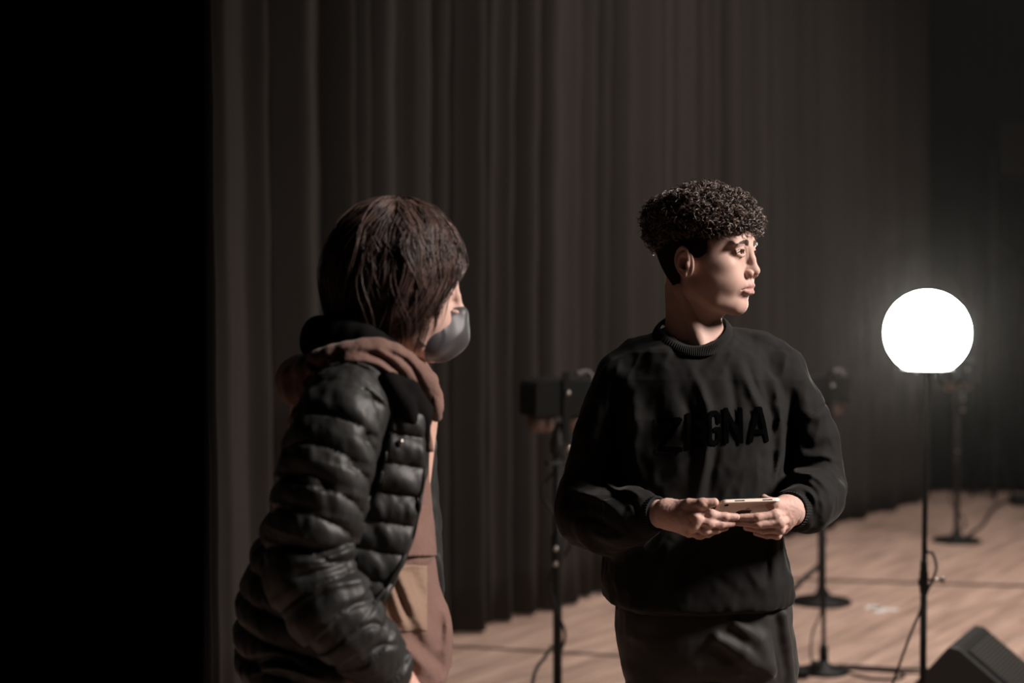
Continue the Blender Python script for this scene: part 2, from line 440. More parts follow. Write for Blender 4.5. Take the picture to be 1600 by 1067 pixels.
tag(drape('backdrop_curtain', (3.05, 12.75), (7.6, 12.45), 0.015, 5.6, M['velour'], per=0.3, amp=0.03, nt=700, seed=9, bamp=0.03),
    'flat black backdrop curtain at the far end of the stage behind the globe lamp', 'curtain')
tag(drape('wing_curtain', (-0.95, 1.16), (-0.189, 1.04), 0.015, 5.0, M['velour'], per=0.16, amp=0.02, big=0.4, bamp=0.012, nt=400, seed=5),
    'blurred black curtain filling the left edge, closest to the viewer', 'curtain')

# ------------------------------------------------------------------ heads (canonical: +x forward, +z up, eye level z = 0)
def head_mesh(res=0.0014):
    F = Field((-0.12, -0.1, -0.17), (0.125, 0.1, 0.13), res)
    F.ell((-0.010, 0, 0.027), (0.094, 0.074, 0.090), 0.0)
    F.ell((0.030, 0, 0.028), (0.062, 0.062, 0.055), 0.02)          # forehead
    F.ell((0.028, 0, -0.035), (0.056, 0.060, 0.068), 0.02)         # mid face
    F.ell((0.036, 0, -0.080), (0.041, 0.043, 0.034), 0.015)        # lower face
    F.ell((0.060, 0, -0.101), (0.0185, 0.020, 0.017), 0.014)       # chin
    for s in (-1, 1):
        F.ell((0.020, s * 0.026, -0.052), (0.052, 0.040, 0.046), 0.012)
        F.ell((0.030, s * 0.038, -0.046), (0.038, 0.027, 0.040), 0.03)
    for s in (-1, 1):
        F.path([(-0.014, s * 0.060, -0.020), (-0.006, s * 0.058, -0.066), (0.030, s * 0.042, -0.094), (0.057, s * 0.015, -0.104)], [0.010, 0.012, 0.012, 0.012], 0.024)
        F.ell((0.052, s * 0.045, -0.026), (0.022, 0.018, 0.016), 0.016)   # cheekbone
        F.ell((0.058, s * 0.032, -0.055), (0.022, 0.020, 0.022), 0.016)   # cheek
        F.ell((0.078, s * 0.030, 0.016), (0.010, 0.026, 0.008), 0.014)    # brow
        F.ell((0.0940, s * 0.034, -0.002), (0.0120, 0.0160, 0.0095), 0.012, 'sub')  # socket
        F.ell((0.0718, s * 0.0330, 0.0), 0.0140, 0.009)             # lids
        F.path([(0.0848, s * 0.0195, -0.004), (0.0860, s * 0.0315, 0.0052), (0.079, s * 0.0475, 0.0015)], [0.0015, 0.0021, 0.0016], 0.004)  # upper lid
        F.path([(0.0848, s * 0.0205, -0.006), (0.0845, s * 0.0325, -0.0085), (0.079, s * 0.0445, -0.004)], [0.0008, 0.0012, 0.0008], 0.006)
        F.ell((0.090, s * 0.0345, -0.0006), (0.017, 0.0142, 0.0044), 0.0012, 'sub', rotx(s * 0.14))   # eye opening
    F.path([(0.0865, 0, 0.006), (0.0925, 0, -0.014), (0.0975, 0, -0.031)], [0.009, 0.0076, 0.0076], 0.010)   # nose bridge
    F.ell((0.0990, 0, -0.0375), (0.0098, 0.0095, 0.0086), 0.007)
    F.ell((0.086, 0, -0.037), (0.013, 0.014, 0.012), 0.008)
    for s in (-1, 1):
        F.ell((0.0910, s * 0.0138, -0.0425), (0.0100, 0.0062, 0.0078), 0.0025)
        F.ell((0.0965, s * 0.0062, -0.0490), (0.0055, 0.0032, 0.0030), 0.002, 'sub')
    F.ell((0.072, 0, -0.066), (0.021, 0.028, 0.021), 0.012)        # muzzle
    F.path([(0.0905, 0, -0.0635), (0.0885, 0.009, -0.0650), (0.0845, 0.017, -0.0675), (0.078, 0.0245, -0.0712)], [0.0052, 0.0054, 0.0042, 0.002], 0.003)
    F.path([(0.0905, 0, -0.0635), (0.0885, -0.009, -0.0650), (0.0845, -0.017, -0.0675), (0.078, -0.0245, -0.0712)], [0.0052, 0.0054, 0.0042, 0.002], 0.003)
    for s in (-1, 1):
        F.path([(0.0890, 0, -0.0780), (0.0865, s * 0.010, -0.0778), (0.0835, s * 0.018, -0.0752), (0.078, s * 0.0235, -0.0725)], [0.0058, 0.0056, 0.0040, 0.002], 0.003)
        F.path([(0.0965, 0, -0.0708), (0.0945, s * 0.010, -0.0712), (0.0895, s * 0.018, -0.0715), (0.081, s * 0.027, -0.0742)], [0.0012, 0.0013, 0.0014, 0.0016], 0.0015, 'sub')
    F.path([(0.0925, 0, -0.0885), (0.086, 0.014, -0.0885)], 0.0035, 0.006, 'sub'); F.path([(0.0925, 0, -0.0885), (0.086, -0.014, -0.0885)], 0.0035, 0.006, 'sub')
    F.path([(0.0975, 0, -0.054), (0.0985, 0, -0.060)], [0.002, 0.0015], 0.002, 'sub')   # philtrum
    for s in (-1, 1):   # ears
        R = rotz(s * 0.38) @ rotx(0)
        c = np.array([-0.016, s * 0.077, -0.018])
        def E(x, y, z): return c + R @ np.array([x, s * y, z])
        F.ell(c + np.array([0.006, -s * 0.002, -0.004]), (0.016, 0.006, 0.024), 0.004, R=R)
        F.ell(E(-0.001, 0.002, 0.0), (0.0165, 0.0045, 0.027), 0.002, R=R)
        F.ell(E(0.003, 0.007, -0.002), (0.0090, 0.0095, 0.0130), 0.002, 'sub', R=R)
        F.ell(E(0.0065, 0.004, -0.005), (0.0045, 0.008, 0.006), 0.002, 'sub', R=R)
        rim = [E(0.011, 0.003, 0.006), E(0.012, 0.005, 0.020), E(0.004, 0.006, 0.0285), E(-0.009, 0.0065, 0.0235), E(-0.0165, 0.007, 0.008), E(-0.0145, 0.006, -0.008), E(-0.006, 0.004, -0.023)]
        F.path(curve(rim, 16), 0.0026, 0.0025)
        F.path(curve([E(0.004, 0.006, 0.018), E(-0.007, 0.0062, 0.010), E(-0.0085, 0.006, -0.006), E(-0.001, 0.006, -0.0145)], 10), 0.0022, 0.003)
        F.ell(E(0.0115, 0.005, -0.005), (0.0035, 0.003, 0.0055), 0.003, R=R)
        F.ell(E(0.001, 0.003, -0.0235), (0.0075, 0.0042, 0.0075), 0.004, R=R)
    # neck down from the skull (tilts back from chin to chest)
    F.path([(-0.030, 0, -0.020), (-0.034, 0, -0.09), (-0.036, 0, -0.185)], [0.052, 0.051, 0.055], 0.020)
    F.ell((-0.004, 0, -0.112), (0.030, 0.034, 0.018), 0.025)
    return F.mesh()
HV, HF = head_mesh()
def head_tint(V):
    x, y, z = V.T; ay = np.abs(y)
    col = np.tile(np.array([0.47, 0.305, 0.255]), (len(V), 1))
    lip = np.exp(-(((z + 0.0705 + (ay * 0.02)) / 0.0095) ** 4)) * np.exp(-((ay / 0.0235) ** 6)) * (x > 0.074)
    col = col * (1 - lip[:, None]) + np.array([0.38, 0.20, 0.18]) * lip[:, None]
    ear = np.exp(-(((ay - 0.082) / 0.012) ** 2)) * (np.abs(x + 0.016) < 0.03) * 0.5
    col = col * (1 - ear[:, None]) + np.array([0.44, 0.245, 0.205]) * ear[:, None]
    return col
def to_world(V, o, yaw, pitch=0.0, roll=0.0, s=1.0):
    R = rotz(-yaw) @ roty(-pitch) @ rotx(roll)
    return xform(V * s, R, o), R

def eyeball(name, o, yaw, pitch, side, parent, look=0.0):
    n1, n2 = 20, 28; V = []; F = []; C = []
    for i in range(n1 + 1):
        th = math.pi * i / n1
        for j in range(n2):
            ph = 2 * math.pi * j / n2
            p = np.array([math.cos(th), math.sin(th) * math.cos(ph), math.sin(th) * math.sin(ph)]) * 0.0124
            V.append(p); C.append((0.012, 0.008, 0.007) if th < 0.2 else (0.05, 0.026, 0.018) if th < 0.50 else (0.62, 0.56, 0.53))
    for i in range(n1):
        for j in range(n2):
            a, b = i * n2 + j, i * n2 + (j + 1) % n2; F.append((a, b, b + n2, a + n2))
    V = np.array(V) @ rotz(look).T @ roty(-0.1).T + np.array([0.0732, side * 0.0330, 0])
    V, _ = to_world(V, o, yaw, pitch)
    return mesh_obj(name, V, F, M['eye'], parent, colors=np.array(C))

_HB = BVHTree.FromPolygons([tuple(v) for v in HV.tolist()], [tuple(f) for f in HF.tolist()])
def surf(y, z):
    h = _HB.ray_cast(Vector((0.2, y, z)), Vector((-1, 0, 0))); return h[0].x if h[0] else 0.08

# ------------------------------------------------------------------ hands
def hand_field(F, wrist, palm, fingers, thumb, k=0.004):
    """palm: list of (point, radius) blobs; fingers: lists of 4 points"""
    for a, b, ra, rb in palm: F.path([a, b], [ra, rb], 0.012)
    for pts, r in fingers:
        Fp = np.array(pts)
        F.path(Fp, [r * 1.08, r * 1.0, r * 0.92, r * 0.78][:len(Fp)], k)
        for q in Fp[1:-1]: F.ell(q, r * 1.08, 0.004)
    pts, r = thumb
    F.path(pts, [r * 1.5, r * 1.15, r * 1.0, r * 0.86][:len(pts)], 0.006)
    return F

# ------------------------------------------------------------------ the man in the black sweatshirt
D1 = 3.16
def m(px, py, dy=0.0): return P(px, py, D1 + dy)
HO1 = m(1105, 396); YAW1, PIT1 = math.radians(29), math.radians(1)
hv, HR1 = to_world(HV, HO1, YAW1, PIT1)
parts1 = [(hv, HF)]; tints1 = [head_tint(HV)]
# neck muscles and upper chest down to the legs, one coarse field under the clothes
B = Field(m(860, 1690)*[1,0,0] + [0, D1 - 0.3, 0.03], m(1340, 400)*[1,0,0] + [0, D1 + 0.25, ZP(435, D1)], 0.005)
B.path([m(1078, 452, 0.025), m(1082, 500, 0.03), m(1090, 548, 0.03)], [0.050, 0.053, 0.06])
B.path([m(1068, 450, -0.020), m(1080, 495, -0.024), m(1096, 540, -0.040)], [0.010, 0.011, 0.010], 0.035)   # neck muscle
B.path([m(1108, 485, 0.0), m(1108, 530, 0.0)], [0.018, 0.018], 0.03)
B.path([m(1050, 570, 0.04), m(1140, 570, 0.04)], 0.050, 0.04)
B.path([m(995, 592, 0.02), m(1195, 588, 0.02)], 0.042, 0.03)
B.path([m(1095, 650, 0.04), m(1095, 760, 0.02), m(1095, 900, 0.02)], [0.095, 0.10, 0.11], 0.03)
for q in ([(965, 600, 0), (925, 780, 0)], [(1228, 600, 0), (1272, 765, 0)]): B.path([m(*q[0]), m(*q[1])], [0.04, 0.035], 0.03)
B.path([m(925, 780, 0), m(1030, 803, -0.2)], [0.035, 0.026], 0.02); B.path([m(1272, 765, 0), m(1238, 800, -0.19)], [0.035, 0.026], 0.02)
B.path([m(1040, 950, 0.02), m(1030, 1250, 0.0), m(1028, 1600, 0.04)], [0.085, 0.06, 0.035], 0.03)
B.path([m(1165, 950, 0.02), m(1172, 1250, 0.0), m(1178, 1600, 0.04)], [0.085, 0.06, 0.035], 0.03)
bv, bf = B.mesh(); parts1.append((bv, bf)); tints1.append(np.tile(np.array([0.47, 0.305, 0.255]), (len(bv), 1)))
# his right hand (seen on the left)
hn = m
F = Field(m(1015, 850, -0.3) - [0, 0.02, 0], m(1165, 768, -0.3) + [0.01, 0.2, 0], 0.0011)
F.path([hn(1020, 803, -0.19), hn(1040, 804, -0.205)], [0.024, 0.025], 0.0)
for (px, py, dy, r) in ((1090, 799, -0.258, 0.0085), (1089, 811, -0.268, 0.009), (1084, 822, -0.262, 0.009), (1077, 831, -0.248, 0.0085)):
    F.path([hn(1044, 803, -0.212), hn(px, py, dy)], [0.019, r + 0.001], 0.014)
    F.ell(hn(px, py, dy - 0.001), r + 0.0008, 0.004)
F.path([hn(1044, 800, -0.215), hn(1068, 808, -0.245)], [0.022, 0.018], 0.012)
F.path([hn(1046, 810, -0.20), hn(1074, 824, -0.225)], [0.018, 0.016], 0.012)
for pts, r in (([(1091, 799, -0.256), (1112, 804.5, -0.262), (1133, 807, -0.258), (1151, 807.5, -0.252)], 0.0079),
               ([(1088, 811, -0.264), (1108, 817, -0.265), (1127, 818.5, -0.257), (1144, 818, -0.248)], 0.0078),
               ([(1083, 822, -0.258), (1102, 828, -0.258), (1120, 827.5, -0.248), (1134, 824, -0.239)], 0.0074),
               ([(1077, 831, -0.246), (1093, 836, -0.244), (1107, 834, -0.235), (1119, 830, -0.228)], 0.0066)):
    q = [hn(*a) for a in pts]; F.path(q, [r * 1.08, r * 1.02, r * 0.94, r * 0.80], 0.0035)
    F.ell(q[1], r * 1.05, 0.008)
q = [hn(1052, 796, -0.212), hn(1077, 789, -0.252), hn(1098, 787.5, -0.268), hn(1116, 785, -0.272)]
F.path(q, [0.016, 0.0115, 0.0098, 0.0082], 0.008); F.ell(q[2], 0.0102, 0.004)
F.ell(hn(1082, 797, -0.245), (0.014, 0.012, 0.008), 0.01)
for s_, e_ in (((1060, 801, -0.243), (1088, 808, -0.274)), ((1058, 809, -0.24), (1083, 821, -0.27))):   # tendons
    F.path([hn(*s_), hn(*e_)], [0.0022, 0.0026], 0.008)
F.displace(lambda x, y, z: 0.0004 * noise3(x * 220, y * 220, z * 220), 0.01)
hv_, hf_ = F.mesh(); parts1.append((hv_, hf_)); tints1.append(np.tile(np.array([0.48, 0.305, 0.255]), (len(hv_), 1)))
# his left hand (seen on the right)
F = Field(m(1135, 855, -0.3) - [0, 0.02, 0], m(1262, 768, -0.3) + [0.01, 0.2, 0], 0.0011)
F.path([hn(1252, 796, -0.17), hn(1228, 797, -0.195)], [0.026, 0.024], 0.0)
for (px, py, dy) in ((1228, 802, -0.215), (1230, 811, -0.212), (1227, 819, -0.205), (1222, 826, -0.198)):
    F.path([hn(1234, 798, -0.195), hn(px, py, dy)], [0.020, 0.0110], 0.012)
F.path([hn(1228, 790, -0.20), hn(1212, 793, -0.228)], [0.019, 0.013], 0.01)
for pts, r in (([(1228, 801, -0.212), (1211, 805, -0.246), (1184, 808, -0.253), (1157, 808.5, -0.249)], 0.0081),
               ([(1231, 810, -0.208), (1218, 816.5, -0.248), (1184, 819, -0.252), (1149, 816, -0.245)], 0.0079),
               ([(1228, 818, -0.200), (1219, 827, -0.240), (1192, 828, -0.242), (1166, 824, -0.234)], 0.0075),
               ([(1222, 825, -0.194), (1214, 835.5, -0.224), (1198, 836, -0.226), (1181, 832.5, -0.218)], 0.0067)):
    q = [hn(*a) for a in pts]; F.path(q, [r * 1.08, r * 1.02, r * 0.94, r * 0.78], 0.0035)
    F.ell(q[1], r * 1.05, 0.008)
q = [hn(1226, 790, -0.20), hn(1214, 789, -0.225), hn(1203, 785, -0.222), hn(1194, 779, -0.212)]
F.path(q, [0.016, 0.0115, 0.0095, 0.0080], 0.008)
F.displace(lambda x, y, z: 0.0004 * noise3(x * 220, y * 220, z * 220), 0.01)
hv_, hf_ = F.mesh(); parts1.append((hv_, hf_)); tints1.append(np.tile(np.array([0.48, 0.305, 0.255]), (len(hv_), 1)))
V, Fc = join(parts1)
man = mesh_obj('person', V, Fc, M['skin'], colors=np.concatenate(tints1))
tag(man, 'person with dark curly hair in a black sweatshirt, standing and holding a tablet', 'person', 'people talking on the stage')
for sd in (-1, 1): eyeball('eye', HO1, YAW1, PIT1, sd, man, look=-0.05)

def brow_strands(o, yaw, pitch, side, parent):
    N = 420; S = np.zeros((N, 5, 3))
    for i in range(N):
        u = RNG.random() ** 1.25; y = 0.013 + 0.034 * u; zc = 0.0160 + 0.0030 * math.sin(u * 2.6) - 0.002 * u * u + RNG.normal() * 0.0019 * (1.15 - u)
        x = surf(side * y, zc) + 0.0002
        d = np.array([-0.35 * u, side * 1.0, 0.35 - 0.6 * u]); d /= np.linalg.norm(d)
        for k in range(5): S[i, k] = np.array([0, side * y, zc]) + d * 0.0022 * k; S[i, k, 0] = surf(S[i, k, 1], S[i, k, 2]) + 0.0004 + 0.0003 * k
    S = S.reshape(-1, 3); S, _ = to_world(S, o, yaw, pitch); S = S.reshape(N, 5, 3)
    V, F = hair_tubes(S, np.array([0.0003, 0.0004, 0.0004, 0.0003, 0.0001])); return mesh_obj('eyebrow', V, F, M['curl'], parent)
def snap_face(side):
    pass
brow_strands(HO1, YAW1, PIT1, -1, man); brow_strands(HO1, YAW1, PIT1, 1, man)
def lashes(o, yaw, pitch, side, parent):
    N = 60; S = np.zeros((N, 4, 3))
    for i in range(N):
        u = i / (N - 1); y = 0.0215 + 0.025 * u; a = (y - 0.0330) / 0.0142
        x = 0.0725 + 0.0142 * math.sqrt(max(0.05, 1 - a * a)); z = 0.0035 - 0.006 * (u - 0.45) ** 2 * 4
        for k in range(4): S[i, k] = (x + 0.0010 * k, side * (y + 0.0008 * k * (u - 0.2)), z - 0.0006 * k + 0.00025 * k * k)
    S, _ = to_world(S.reshape(-1, 3), o, yaw, pitch); V, F = hair_tubes(S.reshape(N, 4, 3), np.array([0.0006, 0.0005, 0.0004, 0.0001]))
    return mesh_obj('eyelash', V, F, M['curl'], parent)
lashes(HO1, YAW1, PIT1, -1, man); lashes(HO1, YAW1, PIT1, 1, man)

# hair: a short faded cap and a mass of curls on top
F = Field((-0.14, -0.11, -0.09), (0.13, 0.11, 0.15), 0.002)
F.ell((-0.010, 0, 0.027), (0.0975, 0.0775, 0.0935), 0)
F.ell((-0.036, 0, -0.028), (0.064, 0.062, 0.062), 0.02)
F.ell((-0.004, 0, 0.066), (0.104, 0.088, 0.060), 0.012)
def cut1(X, Y, Z):   # removes the face, ear and lower neck regions
    f1 = np.maximum(-(X - 0.030), (Z - 0.022)) + 0 * Y                 # face in front of the sideburn
    f2 = np.maximum(-(X - 0.068), (Z - 0.050)) + 0 * Y
    f3 = np.maximum(np.maximum(-(X + 0.034), Z + 0.014), X * 0 - 1) + 0 * Y   # ear and jaw
    f4 = (Z + 0.070 + (X + 0.05) * 1.6) + 0 * Y * 0
    return np.minimum(np.minimum(f1, f2), np.minimum(f3, f4))
F.put(cut1, (-0.2, -0.2, -0.2), (0.2, 0.2, 0.2), 0.004, 'sub')
gi = np.clip(((HV - F.lo) / F.res).astype(int), 0, np.array(F.V.shape) - 1); dcap = F.V[gi[:, 0], gi[:, 1], gi[:, 2]]
stub = 1 - 0.72 * np.exp(-(np.clip(dcap, 0, 1) / 0.0055) ** 1.5)     # short stubble at the hair line
ca_ = man.data.color_attributes['tint']; cc_ = np.zeros(len(man.data.vertices) * 4, dtype=np.float32); ca_.data.foreach_get('color', cc_); cc_ = cc_.reshape(-1, 4)
cc_[:len(HV), :3] *= stub[:, None]; ca_.data.foreach_set('color', cc_.ravel())
V, Fc = F.mesh(); V, _ = to_world(V, HO1, YAW1, PIT1)
hair1 = mesh_obj('hair', V, Fc, M['fade'], man)
def curls(N, K=17):
    S = []
    c = np.array([-0.013, 0, 0.055]); r = np.array([0.116, 0.092, 0.081])
    while len(S) < N:
        d = RNG.normal(size=3); d /= np.linalg.norm(d)
        if d[2] < -0.50: continue
        lump = 1 + 0.085 * float(noise3(np.array(d[0] * 2.6 + 7), np.array(d[1] * 2.6 + 3), np.array(d[2] * 2.6 + 5))) + 0.04 * float(noise3(np.array(d[0] * 6), np.array(d[1] * 6), np.array(d[2] * 6)))
        p = c + d * r * (0.88 + 0.13 * RNG.random()) * lump
        if p[0] > 0.078 and p[2] < 0.042: continue
        if -0.06 < p[0] <= 0.078 and p[2] < 0.030 + 0.01 * RNG.random() and abs(p[1]) > 0.02: continue
        if p[0] < -0.06 and p[2] < 0.006 + 0.01 * RNG.random(): continue
        n = d / r; n /= np.linalg.norm(n)
        t = RNG.normal(size=3) + np.array([0, 0, -0.7]); t -= n * t.dot(n); t /= np.linalg.norm(t); b = np.cross(n, t)
        L = 0.018 + 0.020 * RNG.random(); cr = 0.0040 + 0.0050 * RNG.random() ** 1.4; turns = 1.0 + 1.3 * RNG.random(); ph = RNG.random() * 6.28
        u = np.linspace(0, 1, K)[:, None]; a = ph + turns * 2 * math.pi * u
        base = p + t * (u - 0.5) * L + n * (0.006 * u - 0.002)
        for q in range(3):
            o_ = RNG.normal(size=3) * 0.0007; da = RNG.normal() * 0.12
            S.append(base + o_ + (cr + RNG.normal() * 0.0004) * (np.cos(a + da) * n + np.sin(a + da) * b) * (0.6 + 0.5 * u))
    return np.array(S)
S = curls(9300); sh = S.shape
W, _ = to_world(S.reshape(-1, 3), HO1, YAW1, PIT1)
rr = np.interp(np.linspace(0, 1, sh[1]), [0, 0.8, 1], [0.00055, 0.0005, 0.0003])
V, Fc = hair_tubes(W.reshape(sh), rr); mesh_obj('curls', V, Fc, M['curl'], hair1)

# sweatshirt ------------------------------------------------
def tilt(px, py): return py + (px - 1098) * -0.055
F = Field(m(862, 960)*[1,0,0] + [0, D1 - 0.30, ZP(965, D1)], m(1336, 480)*[1,0,0] + [0, D1 + 0.24, ZP(490, D1)], 0.003)
def keys1(rows): return [(ZP(py, D1), XP((a + b) / 2, D1), D1 + cy, (XP(b, D1) - XP(a, D1)) / 2, bb) for (py, a, b, cy, bb) in rows]
F.stack(keys1([(512, 1046, 1126, 0.03, 0.055), (530, 1020, 1160, 0.03, 0.075), (550, 985, 1200, 0.03, 0.10), (590, 958, 1222, 0.03, 0.125), (650, 952, 1228, 0.02, 0.140),
               (720, 950, 1224, 0.015, 0.145), (800, 950, 1216, 0.01, 0.145), (850, 944, 1222, 0.01, 0.15), (900, 941, 1236, 0.01, 0.155), (936, 944, 1238, 0.01, 0.155), (946, 955, 1228, 0.01, 0.14)]), 0, p=2.5, ends=0.03)
# shoulders, arms
F.path([m(1050, 545, 0.03), m(1000, 566, 0.03), m(975, 590, 0.02)], [0.040, 0.050, 0.054], 0.03)
F.path([m(1140, 541, 0.03), m(1185, 552, 0.03), m(1216, 574, 0.02)], [0.040, 0.046, 0.050], 0.03)
def seam_mod(s0, amp):
    def f(S, X, Y, Z): return -0.0028 * np.exp(-((S - s0) / 0.0022) ** 2) + amp * np.exp(-((S - s0 - 0.012) / 0.012) ** 2)
    return f
F.path([m(977, 596, 0.01), m(948, 682, 0.0), m(926, 770, -0.005), m(926, 800, -0.02)], [0.058, 0.063, 0.064, 0.069], 0.012, mod=seam_mod(0.112, 0.002))
F.path([m(926, 800, -0.02), m(948, 812, -0.08), m(985, 808, -0.15), m(1004, 804, -0.175)], [0.069, 0.068, 0.055, 0.042], 0.02)
F.path([m(1216, 588, 0.01), m(1240, 640, 0.0), m(1262, 690, 0.0), m(1272, 758, -0.01)], [0.055, 0.060, 0.061, 0.059], 0.012, mod=seam_mod(0.085, 0.002))
F.path([m(1272, 760, -0.01), m(1272, 778, -0.08), m(1258, 790, -0.135), m(1246, 794, -0.155)], [0.059, 0.058, 0.052, 0.044], 0.02)
# folds placed as in the photograph
FOLDS = []
def fold(pts, width, amp):
    """a crease or ridge drawn over the front of the cloth: width and height in metres, tapering at both ends"""
    q = curve([(XP(p[0], D1), ZP(p[1], D1), 0) for p in pts], 14)[:, :2]; FOLDS.append((q, width, amp))
for f in ([(1206, 582), (1221, 640), (1223, 700), (1214, 760)], 0.011, 0.008), ([(1190, 590), (1204, 650), (1206, 710), (1203, 760)], 0.009, -0.005), \
         ([(1150, 560), (1172, 606), (1190, 650), (1196, 700)], 0.011, 0.007), ([(1168, 570), (1183, 610), (1200, 640)], 0.006, -0.005), \
         ([(1132, 560), (1146, 610), (1150, 660)], 0.010, -0.006), ([(1076, 566), (1100, 620), (1108, 670), (1100, 730), (1086, 790)], 0.010, 0.010), \
         ([(1060, 600), (1080, 650), (1088, 690), (1076, 750)], 0.012, -0.010), ([(1120, 690), (1112, 740), (1102, 790)], 0.009, -0.006), \
         ([(975, 580), (990, 640), (988, 700), (1000, 760)], 0.016, 0.009), ([(958, 590), (964, 650), (962, 720), (972, 770)], 0.010, -0.014), \
         ([(1020, 600), (1030, 660), (1030, 720)], 0.020, -0.007), ([(1236, 600), (1238, 680), (1228, 760)], 0.010, -0.014), \
         ([(1052, 845), (1034, 885), (1020, 925)], 0.013, 0.010), ([(1076, 845), (1064, 880), (1060, 920)], 0.010, -0.007), \
         ([(1206, 835), (1211, 880), (1208, 922)], 0.009, 0.006), ([(1192, 838), (1197, 880), (1197, 915)], 0.007, -0.004), \
         ([(1216, 850), (1220, 885), (1218, 915)], 0.006, -0.004), ([(1165, 880), (1180, 905), (1195, 925)], 0.010, 0.005), ([(1100, 860), (1120, 900), (1150, 925)], 0.012, -0.005), \
         ([(892, 742), (925, 752), (960, 772), (985, 800)], 0.007, -0.008), ([(885, 768), (915, 772), (950, 788), (975, 815)], 0.009, 0.008), \
         ([(900, 806), (935, 812), (968, 832)], 0.008, -0.007), ([(920, 832), (950, 842), (985, 842)], 0.008, 0.005), ([(962, 768), (985, 766), (1003, 778)], 0.006, 0.007), ([(975, 782), (992, 790), (998, 815)], 0.005, -0.006), \
         ([(1218, 752), (1245, 738), (1275, 745), (1305, 775)], 0.008, 0.010), ([(1226, 762), (1250, 754), (1272, 768), (1284, 800)], 0.005, -0.008), ([(1250, 766), (1266, 782), (1270, 812)], 0.006, -0.007), ([(1262, 764), (1282, 786), (1284, 812)], 0.007, 0.007), \
         ([(1238, 722), (1262, 728), (1300, 716)], 0.009, -0.009), ([(1258, 714), (1285, 712), (1312, 722)], 0.007, 0.006), ([(1250, 640), (1272, 652), (1296, 640)], 0.010, 0.005), ([(1244, 670), (1266, 700), (1300, 690)], 0.012, -0.007), \
         ([(920, 610), (935, 660), (915, 720)], 0.014, 0.006):
    fold(*f)
# neck opening
F.path([m(1084, 440, 0.02), m(1083, 488, 0.01), m(1088, 512, -0.012)], [0.060, 0.058, 0.050], 0.008, 'sub')
def fold_disp(x, y, z):
    sx = x / y * D1; sz = CAMZ + (z - CAMZ) / y * D1; r = 0
    front = np.clip((D1 + 0.03 - y) / 0.04, 0, 1)
    for q, wd, amp in FOLDS:
        lo = q.min(0) - 3 * wd; hi = q.max(0) + 3 * wd
        mk = (sx > lo[0]) & (sx < hi[0]) & (sz > lo[1]) & (sz < hi[1]); k = np.nonzero(mk)[0]
        if not len(k): continue
        a, b = sx[k], sz[k]; best = np.full(len(k), 9.0); bt = np.zeros(len(k))
        for i in range(len(q) - 1):
            d = q[i + 1] - q[i]; h = np.clip(((a - q[i][0]) * d[0] + (b - q[i][1]) * d[1]) / d.dot(d), 0, 1)
            dd = np.hypot(a - q[i][0] - h * d[0], b - q[i][1] - h * d[1]); mm = dd < best; best = np.where(mm, dd, best); bt = np.where(mm, (i + h) / (len(q) - 1), bt)
        v = amp * np.exp(-(best / wd) ** 2) * np.sin(np.pi * np.clip(bt, 0.03, 0.97)) ** 0.7 * front[k]
        full = np.zeros(len(x)); full[k] = v; r = r + full
    return r
F.displace(fold_disp, 0.03)
F.displace(lambda x, y, z: 0.0030 * noise3(x * 17 + z * 5 + 3, y * 17, z * 5 + 1) + 0.0022 * (1 - 2 * np.abs(noise3(x * 34 + 9 - z * 14, y * 34, z * 15))) + 0.0012 * noise3(x * 70, y * 70, z * 50), 0.02)
V, Fc = F.mesh(); sweat = mesh_obj('sweatshirt', V, Fc, M['sweat'], man)
bvh = BVHTree.FromPolygons([tuple(v) for v in V.tolist()], [tuple(f) for f in Fc.tolist()])

def ring_band(name, cents, axes, nrib, amp, m_, parent, seg=480, ns=10, hw=0.012, th=0.004):
    """ribbed collar: band around a closed 3D loop; cents (seg,3) loop, axes: up direction (seg,3), outward dir (seg,3)"""
    up, out = axes; V = []
    for i in range(seg):
        rb = amp * math.cos(2 * math.pi * i * nrib / seg)
        for j in range(ns):
            a = 2 * math.pi * j / ns
            V.append(cents[i] + up[i] * hw * math.cos(a) + out[i] * (th + (rb if math.sin(a) > 0 else 0)) * math.sin(a))
    F = [(i * ns + j, i * ns + (j + 1) % ns, ((i + 1) % seg) * ns + (j + 1) % ns, ((i + 1) % seg) * ns + j) for i in range(seg) for j in range(ns)]
    return mesh_obj(name, V, F, m_, parent)
# collar loop: front low, rising round the neck
def loop_pts(ctrl, seg):
    c = ctrl + ctrl[:3]; full = []
    n = len(ctrl); p = np.array([ctrl[-1]] + ctrl + ctrl[:2], float)
    for i in range(seg):
        u = i / seg * n; k = int(u); t = u - k; a, b, c_, d = p[k:k + 4]
        full.append(0.5 * ((2 * b) + (-a + c_) * t + (2 * a - 5 * b + 4 * c_ - d) * t * t + (-a + 3 * b - 3 * c_ + d) * t ** 3))
    return np.array(full)
ctrl = [m(1093, 549, -0.072), m(1120, 542, -0.058), m(1140, 522, -0.012), m(1131, 503, 0.05), m(1085, 498, 0.085), m(1040, 503, 0.055), m(1026, 522, 0.0), m(1060, 544, -0.058)]
lp = loop_pts([tuple(c) for c in ctrl], 640); cen = lp.mean(0)
out = lp - cen; out[:, 2] = 0.0; out /= np.linalg.norm(out, axis=1)[:, None]
up = np.tile(np.array([0, 0, 1.0]), (640, 1)) - 0.75 * out; up /= np.linalg.norm(up, axis=1)[:, None]
o2 = out + 0.75 * np.array([0, 0, 1.0]); o2 /= np.linalg.norm(o2, axis=1)[:, None]
ring_band('collar', lp, (up, o2), 92, 0.0009, M['rib'], sweat, 640, 12, 0.0125, 0.0045)

